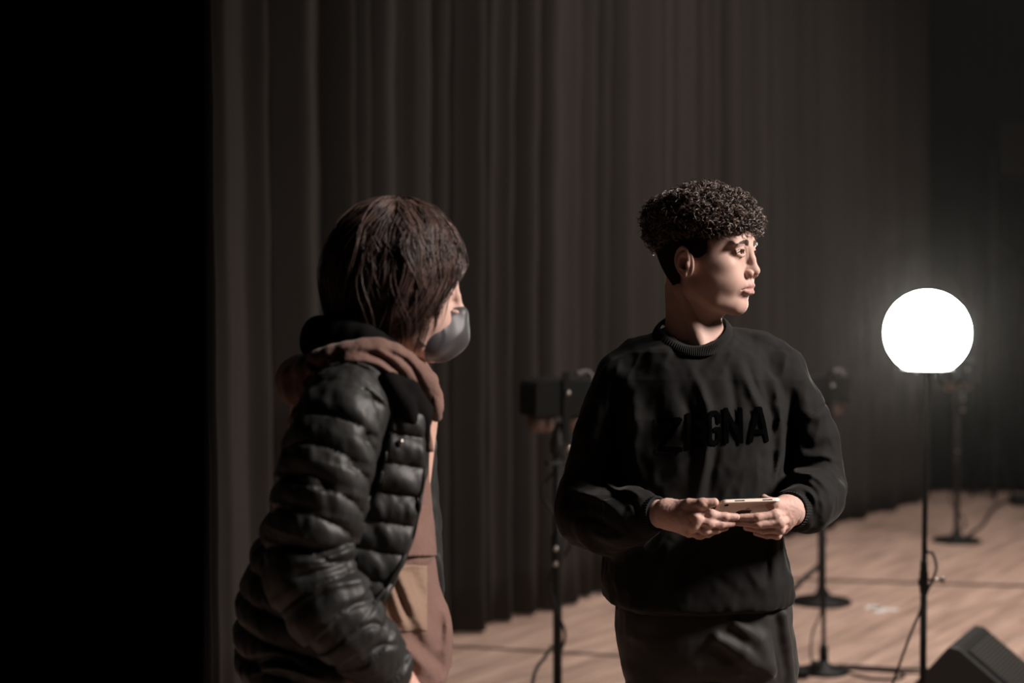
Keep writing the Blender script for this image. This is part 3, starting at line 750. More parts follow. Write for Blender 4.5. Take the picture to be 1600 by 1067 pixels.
def rib_tube(name, pts, radii, nrib, amp, m_, parent, seg=320, nk=14):
    pts = curve(pts, nk); T = np.gradient(pts, axis=0); T /= np.linalg.norm(T, axis=1)[:, None]; V = []
    A = np.cross(T[0], (0, 0, 1.0)); A /= np.linalg.norm(A)
    rr = np.interp(np.linspace(0, 1, nk), np.linspace(0, 1, len(radii)), radii)
    for i in range(nk):
        A = A - T[i] * A.dot(T[i]); A /= np.linalg.norm(A); Bn = np.cross(T[i], A)
        for j in range(seg):
            a = 2 * math.pi * j / seg; V.append(pts[i] + (rr[i] + amp * math.cos(nrib * a)) * (math.cos(a) * A + math.sin(a) * Bn))
    F = [(i * seg + j, i * seg + (j + 1) % seg, (i + 1) * seg + (j + 1) % seg, (i + 1) * seg + j) for i in range(nk - 1) for j in range(seg)]
    o = mesh_obj(name, V, F, m_, parent); s_ = o.modifiers.new('knit_thickness', 'SOLIDIFY'); s_.thickness = 0.003; return o
rib_tube('cuff', [m(996, 803, -0.155), m(1012, 803, -0.180), m(1028, 803, -0.200)], [0.040, 0.037, 0.034, 0.0325], 40, 0.0009, M['rib'], sweat)
rib_tube('cuff', [m(1256, 795, -0.135), m(1246, 796, -0.158), m(1234, 797, -0.186)], [0.043, 0.039, 0.036, 0.034], 40, 0.0009, M['rib'], sweat)
# hem rib tucked under the blouse
hemp = [(ZP(928 , D1), 0), (ZP(950, D1), 1)]
hc = np.array([XP(1098, D1), D1 + 0.01, 0]); V = []; seg = 480
for k, (py, sx, sy) in enumerate(((926, 0.172, 0.128), (936, 0.171, 0.127), (950, 0.168, 0.124))):
    for j in range(seg):
        a = 2 * math.pi * j / seg; rb = 1 + 0.004 * math.cos(90 * a)
        V.append((hc[0] + sx * rb * math.cos(a), hc[1] + sy * rb * math.sin(a), ZP(py - 10 * math.cos(a) , D1)))
Fc = [(i * seg + j, i * seg + (j + 1) % seg, (i + 1) * seg + (j + 1) % seg, (i + 1) * seg + j) for i in range(2) for j in range(seg)]
mesh_obj('hem_band', V, Fc, M['rib'], sweat)

# raised letters on the chest: strokes in a unit cell (x 0..1, y 0..1)
LET = {'Z': [((0.08, 0.91), (0.9, 0.91)), ((0.86, 0.86), (0.12, 0.12)), ((0.08, 0.09), (0.92, 0.09))],
       'E': [((0.16, 0.05), (0.16, 0.95)), ((0.16, 0.91), (0.9, 0.91)), ((0.16, 0.5), (0.8, 0.5)), ((0.16, 0.09), (0.9, 0.09))],
       'G': [((0.86, 0.70), (0.84, 0.84)), ((0.84, 0.84), (0.66, 0.92)), ((0.66, 0.92), (0.34, 0.92)), ((0.34, 0.92), (0.16, 0.80)), ((0.16, 0.80), (0.16, 0.20)), ((0.16, 0.20), (0.34, 0.08)), ((0.34, 0.08), (0.66, 0.08)), ((0.66, 0.08), (0.84, 0.20)), ((0.84, 0.20), (0.84, 0.46)), ((0.84, 0.46), (0.56, 0.46))],
       'N': [((0.15, 0.05), (0.15, 0.95)), ((0.15, 0.92), (0.85, 0.08)), ((0.85, 0.05), (0.85, 0.95))],
       'A': [((0.10, 0.05), (0.44, 0.94)), ((0.90, 0.05), (0.56, 0.94)), ((0.25, 0.30), (0.75, 0.30)), ((0.42, 0.93), (0.58, 0.93))]}
def letter(ch, px0, px1, pt, pb):
    W = (px1 - px0) / FPX * D1; H = (pb - pt) / FPX * D1; hw = 0.0052; st = 0.00075
    nx, ny = int(W / st), int(H / st); u = (np.arange(nx + 1)) / nx; v = np.arange(ny + 1) / ny
    UU, VV = np.meshgrid(u, v, indexing='ij'); d = np.full(UU.shape, 9.0)
    for a, b in LET[ch]:
        ax, ay, bx, by = a[0] * W, a[1] * H, b[0] * W, b[1] * H; L2 = (bx - ax) ** 2 + (by - ay) ** 2
        h = np.clip(((UU * W - ax) * (bx - ax) + (VV * H - ay) * (by - ay)) / L2, 0, 1)
        d = np.minimum(d, np.hypot(UU * W - ax - h * (bx - ax), VV * H - ay - h * (by - ay)))
    inside = d < hw; V = []; ids = {}; Fq = []
    def vid(i, j):
        if (i, j) not in ids:
            px = px0 + (px1 - px0) * i / nx; py = pb + (pt - pb) * j / ny; x = XP(px, D1) * 0.957; z = CAMZ + (ZP(py, D1) - CAMZ) * 0.957
            hit = bvh.ray_cast(Vector((x, D1 - 0.5, z)), Vector((0, 1, 0)))
            y = hit[0].y if hit[0] else D1 - 0.13
            ids[(i, j)] = len(V); V.append((x, y - 0.0020 - 0.0006 * min(1, max(0, (hw - d[i, j]) / 0.0012)), z))
        return ids[(i, j)]
    for i in range(nx):
        for j in range(ny):
            if inside[i, j] and inside[i + 1, j] and inside[i + 1, j + 1] and inside[i, j + 1]:
                Fq.append((vid(i, j), vid(i + 1, j), vid(i + 1, j + 1), vid(i, j + 1)))
    o = mesh_obj('raised_letter', V, Fq, M['letter'], sweat, smooth=True); s_ = o.modifiers.new('t', 'SOLIDIFY'); s_.thickness = 0.001; s_.offset = 1
    return o
for a in (('Z', 1029, 1067, 652, 708), ('E', 1073, 1099, 647, 702), ('G', 1105, 1128, 642, 697), ('N', 1131, 1164, 638, 694), ('A', 1171, 1206, 637, 693)): letter(*a)

# trousers
F = Field(m(950, 1640)*[1,0,0] + [0, D1 - 0.2, ZP(1645, D1)], m(1262, 900)*[1,0,0] + [0, D1 + 0.22, ZP(905, D1)], 0.0035)
F.stack(keys1([(915, 968, 1230, 0.01, 0.125), (950, 963, 1237, 0.01, 0.130), (985, 962, 1240, 0.015, 0.135), (1020, 971, 1243, 0.02, 0.135), (1050, 978, 1244, 0.02, 0.12)]), 0, p=2.4, ends=0.02)
F.path([m(1040, 1010, 0.01), m(1046, 1080, 0.0), m(1040, 1300, -0.01), m(1036, 1620, 0.03)], [0.086, 0.082, 0.068, 0.055], 0.02)
F.path([m(1170, 1005, 0.01), m(1176, 1080, 0.0), m(1176, 1300, -0.01), m(1180, 1620, 0.03)], [0.086, 0.084, 0.070, 0.057], 0.02)
F.path([m(1122, 998, -0.125), m(1160, 1020, -0.115), m(1205, 1050, -0.09)], [0.006, 0.012, 0.007], 0.018)
F.path([m(1150, 975, -0.12), m(1185, 1000, -0.105), m(1205, 1040, -0.09)], [0.004, 0.010, 0.006], 0.018)
F.path([m(1202, 950, -0.105), m(1210, 1000, -0.10), m(1219, 1067, -0.08), m(1222, 1150, -0.05)], 0.0035, 0.004, 'sub')
F.path([m(1222, 960, -0.085), m(1230, 1010, -0.075), m(1236, 1067, -0.05)], [0.010, 0.010, 0.006], 0.015)
F.displace(lambda x, y, z: 0.0035 * noise3(x * 20 - z * 12, y * 20, z * 12) + 0.0012 * noise3(x * 60, y * 60, z * 40), 0.02)
V, Fc = F.mesh(); mesh_obj('trousers', V, Fc, M['trouser'], man)
def shoe(x, y, ang, parent):
    F = Field((-0.1, -0.22, 0), (0.1, 0.14, 0.13), 0.004)
    F.path([(0, 0.06, 0.045), (0, -0.05, 0.04), (0.005, -0.14, 0.032)], [0.043, 0.046, 0.036], 0.02)
    F.path([(0, 0.05, 0.05), (0, 0.05, 0.10)], [0.04, 0.042], 0.02)
    F.put(lambda X, Y, Z: (Z - 0.004) + 0 * X + 0 * Y, (-1, -1, -1), (1, 1, 1), 0.004, 'sub')
    V, Fc = F.mesh(); V = xform(V, rotz(ang), (x, y, -0.003)); mesh_obj('shoe', V, Fc, M['shoe'], parent)
shoe(XP(1036, D1), D1 + 0.03, -0.15, man); shoe(XP(1180, D1), D1 + 0.03, 0.25, man)

# tablet ------------------------------------------------------
tw, tl, tt = 0.112, 0.165, 0.0065
topmid = m(1174, 781.5, -0.245)
l_ = np.array([-0.12, 0.88, -0.45]); l_ /= np.linalg.norm(l_)
w_ = np.array([0.985, 0.06, 0.0]); w_[2] = 0.055; w_ -= l_ * w_.dot(l_); w_ /= np.linalg.norm(w_)
n_ = np.cross(w_, l_); n_ /= np.linalg.norm(n_)     # screen normal (up)
if n_[2] < 0: n_ = -n_
RT = np.stack([w_, l_, n_], 1)
def rrect(hw, hl, r, n=8):
    pts = []
    for cx, cy, a0 in ((hw - r, hl - r, 0), (-hw + r, hl - r, 90), (-hw + r, -hl + r, 180), (hw - r, -hl + r, 270)):
        for i in range(n + 1): a = math.radians(a0 + 90 * i / n); pts.append((cx + r * math.cos(a), cy + r * math.sin(a)))
    return pts
def slab(hw, hl, r, z0, z1, bev=0.0):
    base = rrect(hw, hl, r); n = len(base); V = []; prof = [(z0, bev), (z0 + bev, 0), (z1 - bev, 0), (z1, bev)] if bev else [(z0, 0), (z1, 0)]
    for z, b in prof: V += [(x * (1 - b / hw), y * (1 - b / hl), z) for x, y in base]
    F = [(k * n + i, k * n + (i + 1) % n, (k + 1) * n + (i + 1) % n, (k + 1) * n + i) for k in range(len(prof) - 1) for i in range(n)]
    return V, F + [tuple(range(n - 1, -1, -1)), tuple(range((len(prof) - 1) * n, len(prof) * n))]
TC = topmid + l_ * tl / 2
def tabpart(name, V, F, m_, parent): return mesh_obj(name, xform(np.array(V), RT, TC), F, m_, parent, smooth=False)
V, Fc = slab(tw / 2, tl / 2, 0.010, -tt / 2, tt / 2, 0.0006)
tablet = tabpart('tablet', V, Fc, M['tab'], None)
tag(tablet, 'pale gold tablet computer held in both hands, its back towards the viewer', 'tablet')
V, Fc = slab(tw / 2 - 0.002, tl / 2 - 0.002, 0.009, tt / 2, tt / 2 + 0.0006); tabpart('screen', V, Fc, M['glass'], tablet)
mb = MB().lathe([(0.0042, -0.0012), (0.0045, 0)], (-tw / 2 + 0.0115, -tl / 2 + 0.012, -tt / 2), 20); tabpart('camera_lens', mb.v, mb.f, M['glass'], tablet)
for x0 in (-0.030, 0.022):
    mb = MB()
    for i in range(9): mb.box((x0 + i * 0.0021, -tl / 2, 0), (0.0012, 0.0012, 0.0018))
    tabpart('speaker_grille', mb.v, mb.f, M['glass'], tablet)
# polished round-ish badge with a leaf above it on the back
mb = MB(); pr = []
for i in range(48):
    a = 2 * math.pi * i / 48; r = 0.0150 * (1 + 0.07 * math.cos(2 * a)) * (1 - 0.10 * math.exp(-((a - math.pi / 2) / 0.35) ** 2) - 0.06 * math.exp(-((a - 3 * math.pi / 2) / 0.3) ** 2))
    bx, by = r * math.cos(a), r * math.sin(a); dd = math.hypot(bx - 0.0175, by - 0.001)
    if dd < 0.0065: bx, by = 0.0175 + (bx - 0.0175) / dd * 0.0065, 0.001 + (by - 0.001) / dd * 0.0065
    pr.append((bx, -by))
by0 = -tl / 2 + 0.056
mb.add([(x, by0 + y, -tt / 2 - 0.0002) for x, y in pr] + [(x, by0 + y, -tt / 2 + 0.0001) for x, y in pr], [tuple(range(48)), tuple(range(95, 47, -1))] + [(i, (i + 1) % 48, 48 + (i + 1) % 48, 48 + i) for i in range(48)])
leaf = [(0.0035 * math.cos(a) * abs(math.cos(a)) ** .3 + 0.002, -0.0195 + 0.0026 * math.sin(a) - 0.6 * 0.0035 * math.cos(a)) for a in np.linspace(0, 6.28, 17)[:-1]]
mb.add([(x, by0 + y, -tt / 2 - 0.0002) for x, y in leaf] + [(x, by0 + y, -tt / 2 + 0.0001) for x, y in leaf], [tuple(range(16)), tuple(range(31, 15, -1))] + [(i, (i + 1) % 16, 16 + (i + 1) % 16, 16 + i) for i in range(16)])
tabpart('emblem', mb.v, mb.f, M['badge'], tablet)

# ------------------------------------------------------------------ the person in the quilted jacket
D2 = 2.60
def g(px, py, dy=0.0): return P(px, py, D2 + dy)
HO2 = g(624, 447); YAW2, PIT2 = math.radians(-6), math.radians(-2)
hv, HR2 = to_world(HV, HO2, YAW2, PIT2)
parts = [(hv, HF)]; tn = [head_tint(HV)]
zb = 0.03
B = Field([XP(350, D2), D2 - 0.3, zb], [XP(745, D2), D2 + 0.3, ZP(500, D2)], 0.006)
B.path([g(600, 500), g(604, 545), g(585, 600)], [0.052, 0.054, 0.07])
B.path([g(570, 640), g(545, 850), g(530, 1000)], [0.12, 0.12, 0.12], 0.03)
B.path([g(560, 630, -0.08), g(560, 630, 0.12)], [0.06, 0.06], 0.04)
B.path([g(545, 640, -0.17), g(490, 860, -0.22), g(600, 1040, -0.17)], [0.04, 0.035, 0.028], 0.02)
B.path([g(535, 1030, -0.08), g(545, 1380, -0.08), g(540, 1840, -0.07)], [0.08, 0.055, 0.04], 0.02)
B.path([g(545, 1030, 0.09), g(575, 1380, 0.09), g(565, 1840, 0.10)], [0.08, 0.055, 0.04], 0.02)
v, f = B.mesh(); parts.append((v, f)); tn.append(np.tile(np.array([0.50, 0.305, 0.245]), (len(v), 1)))
# right hand going into the pocket
F = Field(g(590, 1160, -0.25), g(690, 1020, -0.02) + [0, 0.14, 0], 0.0018)
F.path([g(596, 1035, -0.17), g(618, 1062, -0.155), g(634, 1090, -0.14)], [0.026, 0.028, 0.03], 0)
for k in range(4):
    F.path([g(634 - 4 * k, 1085, -0.150 + 0.018 * k), g(646 - 5 * k, 1112 + 3 * k, -0.145 + 0.018 * k), g(644 - 6 * k, 1138, -0.135 + 0.017 * k)], [0.0095, 0.009, 0.0075], 0.004)
F.path([g(630, 1060, -0.175), g(648, 1085, -0.175), g(655, 1108, -0.165)], [0.013, 0.011, 0.0085], 0.008)
v, f = F.mesh(); parts.append((v, f)); tn.append(np.tile(np.array([0.50, 0.30, 0.24]), (len(v), 1)))
V, Fc = join(parts)
guest = mesh_obj('person', V, Fc, M['skin'], colors=np.concatenate(tn))
tag(guest, 'person in profile with brown bobbed hair, grey face mask and black quilted jacket', 'person', 'people talking on the stage')
for sd in (-1, 1): eyeball('eye', HO2, YAW2, PIT2, sd, guest)
for sd in (-1, 1): lashes(HO2, YAW2, PIT2, sd, guest)

# face mask, worn over nose and chin
F = Field((-0.02, -0.09, -0.15), (0.145, 0.09, 0.02), 0.0017)
F.ell((0.058, 0, -0.076), (0.053, 0.046, 0.045), 0)
F.path([(0.088, 0, -0.030), (0.101, 0, -0.042), (0.096, 0, -0.080), (0.070, 0, -0.101)], [0.009, 0.0115, 0.014, 0.014], 0.022)
for s_ in (-1, 1):
    F.ell((0.044, s_ * 0.036, -0.078), (0.034, 0.024, 0.034), 0.02)
F.put(lambda X, Y, Z: ((Z + 0.034 - (X - 0.06) * 0.10)) * -1 + 0 * Y, (-1, -1, -0.05), (1, 1, 1), 0.003, 'sub')
F.put(lambda X, Y, Z: (X - 0.030 - 0.35 * np.abs(Z + 0.07)) + 0 * Y, (-1, -1, -1), (0.08, 1, 1), 0.003, 'sub')
F.displace(lambda x, y, z: 0.0016 * (1 - 2 * np.abs(noise3(x * 22 + 4, y * 30, z * 22 - x * 18))) , 0.01)
F.displace(lambda x, y, z: -0.0008 * np.exp(-(y / 0.0012) ** 2) * (x > 0.07), 0.01)
V, Fc = F.mesh(); V, _ = to_world(V, HO2, YAW2, PIT2); mask = mesh_obj('face_mask', V, Fc, M['mask'], guest)
for s_ in (-1, 1):
    for za, zb_ in ((-0.045, 0.0), (-0.095, -0.035)):
        mb = MB().tube(curve([(0.042, s_ * 0.060, za), (0.01, s_ * 0.071, (za + zb_) / 2), (-0.020, s_ * 0.084, zb_)], 10), 0.0022, 6)
        V, _ = to_world(np.array(mb.v), HO2, YAW2, PIT2); mesh_obj('ear_loop', V, mb.f, M['mask'], mask)

# bobbed hair: inner volume plus combed strands
F = Field((-0.14, -0.12, -0.12), (0.13, 0.12, 0.15), 0.0024)
F.ell((-0.009, 0, 0.030), (0.104, 0.092, 0.098), 0)
F.ell((-0.035, 0, -0.018), (0.070, 0.084, 0.078), 0.03)
F.ell((-0.030, 0, -0.070), (0.052, 0.066, 0.038), 0.03)
F.put(lambda X, Y, Z: np.maximum(0.030 - X, Z - 0.016 - (X - 0.03) * 0.2) + 0 * Y, (-1, -1, -1), (1, 1, 1), 0.004, 'sub')
F.put(lambda X, Y, Z: np.maximum(np.abs(Y) - 0.052, np.maximum(-0.0 - X, Z + 0.01)) , (-1, -1, -1), (1, 1, 1), 0.004, 'sub')
V, Fc = F.mesh(); V, _ = to_world(V, HO2, YAW2, PIT2); hair2 = mesh_obj('hair', V, Fc, M['hair'], guest)
def bob(N, K=26):
    zk = np.array([0.138, 0.134, 0.120, 0.095, 0.060, 0.020, -0.020, -0.060, -0.085, -0.110])
    rk = np.array([0.001, 0.035, 0.066, 0.091, 0.107, 0.113, 0.112, 0.104, 0.094, 0.080])
    sk = np.concatenate([[0], np.cumsum(np.hypot(np.diff(zk), np.diff(rk)))])
    S = np.zeros((N, K, 3)); ncl = 230
    cph = RNG.random(ncl) * 2 * np.pi; csw = RNG.normal(size=ncl) * 0.42; coff = RNG.normal(size=ncl) * 0.030; cend = RNG.normal(size=ncl) * 0.020; cw = RNG.random(ncl) * 6.28; cly = RNG.random(ncl)
    for i in range(N):
        c = RNG.integers(ncl); f0 = cph[c] + RNG.normal() * 0.07
        u0 = 0.02 + 0.10 * RNG.random(); 
        # end height by direction: 0 = front, pi = back
        a = abs((f0 + np.pi) % (2 * np.pi) - np.pi)
        zend = np.interp(a, [0, 0.45, 0.75, 1.1, 1.5, 2.4, 3.14], [0.016, -0.016, -0.042, -0.056, -0.080, -0.092, -0.088]) + cend[c] + RNG.normal() * 0.005
        send = np.interp(-zend, -zk, sk) if zend < 0.138 else 0.1
        if RNG.random() < 0.25: send *= 0.55 + 0.4 * RNG.random()
        s_ = np.linspace(u0 * sk[-1], send, K); u = np.linspace(0, 1, K)
        rho = np.interp(s_, sk, rk); z = np.interp(s_, sk, zk)
        lay = 0.935 + 0.085 * cly[c] + 0.012 * RNG.random()
        ph = f0 + csw[c] * np.sin(u * 2.6) + 0.17 * np.sin(u * 7 + cw[c]) * u + (RNG.normal() * 0.05) * (1 - 0.7 * u)
        # the parting: front strands sweep sideways and back round the face
        sgn = 1 if np.sin(f0) >= 0 else -1
        ph = ph + sgn * 0.55 * np.exp(-(a / 0.9) ** 2) * u ** 1.5
        wob = 1 + 0.028 * np.sin(u * 8 + cw[c] * 2) + coff[c] * 0.8 * np.sin(u * 3.1)
        tip = 1 - 0.05 * np.clip(u - 0.75, 0, 1) * 4 * cly[c]
        aph = np.abs((ph + np.pi) % (2 * np.pi) - np.pi); hug = 1 - 0.30 * np.clip((0.032 - z) / 0.05, 0, 1) * np.exp(-(aph / 0.8) ** 2)
        hug = hug * (1 - 0.24 * np.clip((0.012 - z) / 0.008, 0, 1) * np.clip((0.36 - aph) / 0.10, 0, 1))
        x = rho * lay * wob * tip * hug * np.cos(ph); y = rho * lay * wob * tip * np.sin(ph) * 0.90
        S[i, :, 0] = x - 0.007; S[i, :, 1] = y; S[i, :, 2] = z + 0.004 * np.sin(cw[c] * 3 + u * 5)
    return S
S = bob(5200); sh = S.shape
W, _ = to_world(S.reshape(-1, 3), HO2, YAW2, PIT2)
rr = np.interp(np.linspace(0, 1, sh[1]), [0, 0.15, 0.85, 1], [0.0005, 0.0008, 0.0007, 0.0002])
fly = S[RNG.integers(len(S), size=260)].copy(); cfl = fly - np.array([0, 0, 0.03])
fly = fly + cfl * (np.linspace(0, 1, sh[1]) ** 2)[None, :, None] * (0.03 + 0.12 * RNG.random((260, 1, 1))) + np.array([0, 0, 0.006]) * RNG.random((260, 1, 1))
Wf, _ = to_world(fly.reshape(-1, 3), HO2, YAW2, PIT2); W = np.concatenate([W, Wf]); sh = (sh[0] + 260, sh[1], 3)
V, Fc = hair_tubes(W.reshape(sh), rr); mesh_obj('strands', V, Fc, M['hair'], hair2)

# hooded sweatshirt body (brown)
def keys2(rows): return [(ZP(py, D2), XP((a + b) / 2, D2), D2 + cy, (XP(b, D2) - XP(a, D2)) / 2, bb) for (py, a, b, cy, bb) in rows]
F = Field([XP(380, D2), D2 - 0.26, ZP(1110, D2)], [XP(735, D2), D2 + 0.26, ZP(520, D2)], 0.0035)
F.stack(keys2([(560, 540, 650, 0.0, 0.08), (590, 500, 668, 0.0, 0.12), (640, 480, 678, 0, 0.14), (700, 470, 674, 0, 0.145), (750, 468, 672, 0, 0.145), (800, 465, 674, 0, 0.145), (866, 462, 683, 0, 0.15),
               (872, 462, 679, 0, 0.15), (900, 460, 687, 0, 0.15), (950, 458, 699, 0, 0.155), (1000, 456, 706, 0, 0.155), (1045, 455, 706, 0, 0.15), (1062, 460, 698, 0, 0.145), (1100, 465, 690, 0, 0.14)]), 0, p=2.3, ends=0.02)
F2F = []
def fold2(V_, x, y, z): pass
def fdisp(FL, D):
    def fn(x, y, z):
        sx = x / y * D; sz = CAMZ + (z - CAMZ) / y * D; r = np.zeros(len(x)); front = np.clip((D + 0.06 - y) / 0.04, 0, 1)
        for pts, wd, amp in FL:
            q = curve([(XP(p[0], D), ZP(p[1], D), 0) for p in pts], 14)[:, :2]; lo = q.min(0) - 3 * wd; hi = q.max(0) + 3 * wd
            k = np.nonzero((sx > lo[0]) & (sx < hi[0]) & (sz > lo[1]) & (sz < hi[1]))[0]
            if not len(k): continue
            a, b = sx[k], sz[k]; best = np.full(len(k), 9.0); bt = np.zeros(len(k))
            for i in range(len(q) - 1):
                d = q[i + 1] - q[i]; h = np.clip(((a - q[i][0]) * d[0] + (b - q[i][1]) * d[1]) / d.dot(d), 0, 1)
                dd = np.hypot(a - q[i][0] - h * d[0], b - q[i][1] - h * d[1]); mm = dd < best; best = np.where(mm, dd, best); bt = np.where(mm, (i + h) / (len(q) - 1), bt)
            r[k] += amp * np.exp(-(best / wd) ** 2) * np.sin(np.pi * np.clip(bt, 0.03, 0.97)) ** 0.7 * front[k]
        return r
    return fn
F.displace(fdisp([([(618, 885), (638, 930), (670, 1000)], 0.010, 0.009), ([(606, 905), (622, 950), (640, 1000)], 0.008, 0.008), ([(634, 880), (658, 930), (684, 1000)], 0.013, -0.007), ([(612, 900), (628, 945), (640, 975)], 0.005, -0.006),
                  ([(600, 985), (640, 1020), (690, 1062)], 0.012, 0.009), ([(630, 980), (665, 1018), (706, 1062)], 0.012, -0.008), ([(606, 1005), (628, 1035), (650, 1058)], 0.006, -0.008), ([(676, 875), (688, 950), (684, 1050)], 0.014, -0.007),
                  ([(690, 930), (700, 980), (694, 1030)], 0.008, 0.006)], D2), 0.03)
F.displace(lambda x, y, z: 0.003 * noise3(x * 20 - z * 14, y * 20, z * 12), 0.02)
V, Fc = F.mesh(); hoodie = mesh_obj('hooded_sweatshirt', V, Fc, M['hood'], guest)
hb = BVHTree.FromPolygons([tuple(v) for v in V.tolist()], [tuple(f) for f in Fc.tolist()])
def patch(name, poly_px, off, m_, parent, nx=40, ny=40, flare=0.0):
    """cloth patch following the front of the garment; poly_px = four corners tl, tr, br, bl"""
    tl_, tr_, br_, bl_ = [np.array(p, float) for p in poly_px]; V = []; F = []
    for i in range(nx + 1):
        for j in range(ny + 1):
            u, v = i / nx, j / ny; p = (tl_ * (1 - u) + tr_ * u) * (1 - v) + (bl_ * (1 - u) + br_ * u) * v
            d = Vector(P(p[0], p[1], 1.0)) - Vector((0, 0, CAMZ)); d.normalize()
            hit = hb.ray_cast(Vector((0, 0, CAMZ)), d); q = hit[0] if hit[0] else Vector(P(p[0], p[1], D2))
            e = min(u, 1 - u, v, 1 - v); V.append(q - d * (off * min(1, e / 0.04 + 0.2) + flare * v ** 3) + Vector((0.004 * math.sin(u * 9), 0, 0)) * flare * 30 * v)
    for i in range(nx):
        for j in range(ny): a = i * (ny + 1) + j; F.append((a, a + 1, a + ny + 2, a + ny + 1))
    o = mesh_obj(name, V, F, m_, parent); s_ = o.modifiers.new('t', 'SOLIDIFY'); s_.thickness = 0.002; return o
patch('pocket', [(600, 880), (668, 884), (668, 986), (600, 990)], 0.0035, M['tan'], hoodie)
patch('stitched_flap', [(612, 790), (669, 790), (683, 868), (612, 871)], 0.004, M['hood'], hoodie, flare=0.010)
# hood lying round the neck
F = Field([XP(430, D2), D2 - 0.24, ZP(740, D2)], [XP(700, D2), D2 + 0.24, ZP(515, D2)], 0.0024)
hoodpath = [g(682, 650, -0.05), g(670, 610, -0.09), g(640, 575, -0.115), g(595, 556, -0.13), g(545, 562, -0.13), g(500, 577, -0.10), g(466, 592, -0.03), g(470, 585, 0.06), g(530, 560, 0.12), g(610, 560, 0.11), g(665, 590, 0.05), g(682, 640, -0.01)]
F.path(curve(hoodpath, 26), [0.010, 0.016, 0.021, 0.026, 0.029, 0.030, 0.030, 0.030, 0.026, 0.022, 0.018, 0.012], 0.012)
F.path(curve([g(640, 590, -0.115), g(600, 575, -0.14), g(545, 578, -0.145), g(500, 596, -0.125), g(464, 615, -0.07)], 12), [0.010, 0.016, 0.018, 0.018, 0.018], 0.012)
F.ell(g(462, 600, 0.02), (0.026, 0.08, 0.036), 0.02)
F.displace(fdisp([([(478, 562), (500, 574), (520, 560), (540, 548)], 0.006, -0.010), ([(470, 605), (500, 580), (512, 566)], 0.007, -0.012), ([(560, 550), (590, 556), (620, 578), (640, 610)], 0.005, -0.010),
                  ([(540, 562), (580, 566), (612, 582), (640, 604)], 0.005, 0.007), ([(600, 546), (640, 570), (668, 620)], 0.004, -0.007), ([(506, 560), (514, 576), (522, 586)], 0.003, -0.006)], D2), 0.02)
F.displace(lambda x, y, z: 0.002 * noise3(x * 28, y * 28, z * 34 + x * 10), 0.02)
F.path([g(604, 470), g(606, 545, -0.005), g(612, 580, -0.01)], [0.053, 0.056, 0.054], 0.006, 'sub')
V, Fc = F.mesh(); hood = mesh_obj('hood', V, Fc, M['hood'], hoodie)
# dark neck-warmer behind the neck
F = Field([XP(460, D2), D2 - 0.16, ZP(590, D2)], [XP(650, D2), D2 + 0.16, ZP(480, D2)], 0.003)
F.path(curve([g(618, 548, -0.085), g(570, 528, -0.10), g(515, 520, -0.06), g(500, 520, 0.02), g(540, 520, 0.09), g(600, 545, 0.09)], 16), [0.012, 0.022, 0.026, 0.028, 0.024, 0.015], 0.02)
F.path(curve([g(590, 555, -0.09), g(530, 545, -0.09), g(492, 540, -0.02), g(500, 545, 0.06)], 10), [0.015, 0.022, 0.022, 0.02], 0.02)
V, Fc = F.mesh(); mesh_obj('inner_hood', V, Fc, M['velour'], hoodie)
mb = MB().tube(curve([g(664, 588, -0.10), g(676, 612, -0.10), g(682, 640, -0.095)], 10), 0.003, 8); mb.lathe([(0.002, -0.014), (0.0065, -0.010), (0.0075, 0), (0.005, 0.012), (0.002, 0.014)], g(681, 632, -0.095), 12)
mb.build('drawstring', M['hood'], hoodie, smooth=True)
mb = MB().tube(curve([g(664, 650, -0.095), g(670, 680, -0.10), g(672, 706, -0.10)], 10), [0.003, 0.004, 0.0065], 8); mb.build('drawstring', M['hood'], hoodie, smooth=True)

# quilted jacket ---------------------------------------------------
PQ = 0.0455
def puck(x, y, z, q):
    """small gathers along the stitch lines"""
    return 0.0016 * noise3(x * 75, y * 75, z * 18) * (1.15 - q)
F = Field([XP(352, D2), D2 - 0.32, ZP(1078, D2)], [XP(708, D2), D2 + 0.24, ZP(560, D2)], 0.0028)
def qtor(X, Y, Z):
    q = np.abs(np.sin(np.pi * (Z + 0.22 * (X - XP(640, D2)) + 0.004) / PQ)) ** 0.55
    return 0.010 * q - 0.006 + 0 * Y
F.stack(keys2([(572, 520, 650, 0.0, 0.12), (590, 490, 690, 0.0, 0.155), (640, 466, 715, 0, 0.172), (700, 448, 725, 0, 0.178), (780, 428, 732, 0, 0.182), (860, 398, 738, 0, 0.186),
               (930, 374, 744, 0, 0.19), (1000, 372, 746, 0, 0.19), (1045, 376, 746, 0, 0.185), (1060, 384, 740, 0, 0.175)]), 0, p=2.3, mod=qtor, ends=0.015)
zk = np.array([ZP(q, D2) for q in (1075, 945, 902, 850, 797, 735, 702, 660, 620, 580)]); xk = np.array([XP(q, D2) for q in (540, 587, 618, 645, 660, 669, 671, 672, 668, 640)])
xf = np.array([XP(q, D2) for q in (640, 690, 688, 684, 681, 677, 675, 668, 655, 630)])
def opening(X, Y, Z):
    e = np.interp(Z.ravel(), zk, xk)[None, None, :]; ef = np.interp(Z.ravel(), zk, xf)[None, None, :]
    near = X - e; far = X - ef; t = np.clip((Y - (D2 + 0.02)) / 0.03, 0, 1)
    return -(near * (1 - t) + far * t)
F.put(opening, (-5, -5, -5), (5, 5, 5), 0.006, 'sub')
F.path([g(550, 606, -0.13), g(528, 660, -0.185), g(505, 770, -0.215)], [0.046, 0.066, 0.060], 0.02)
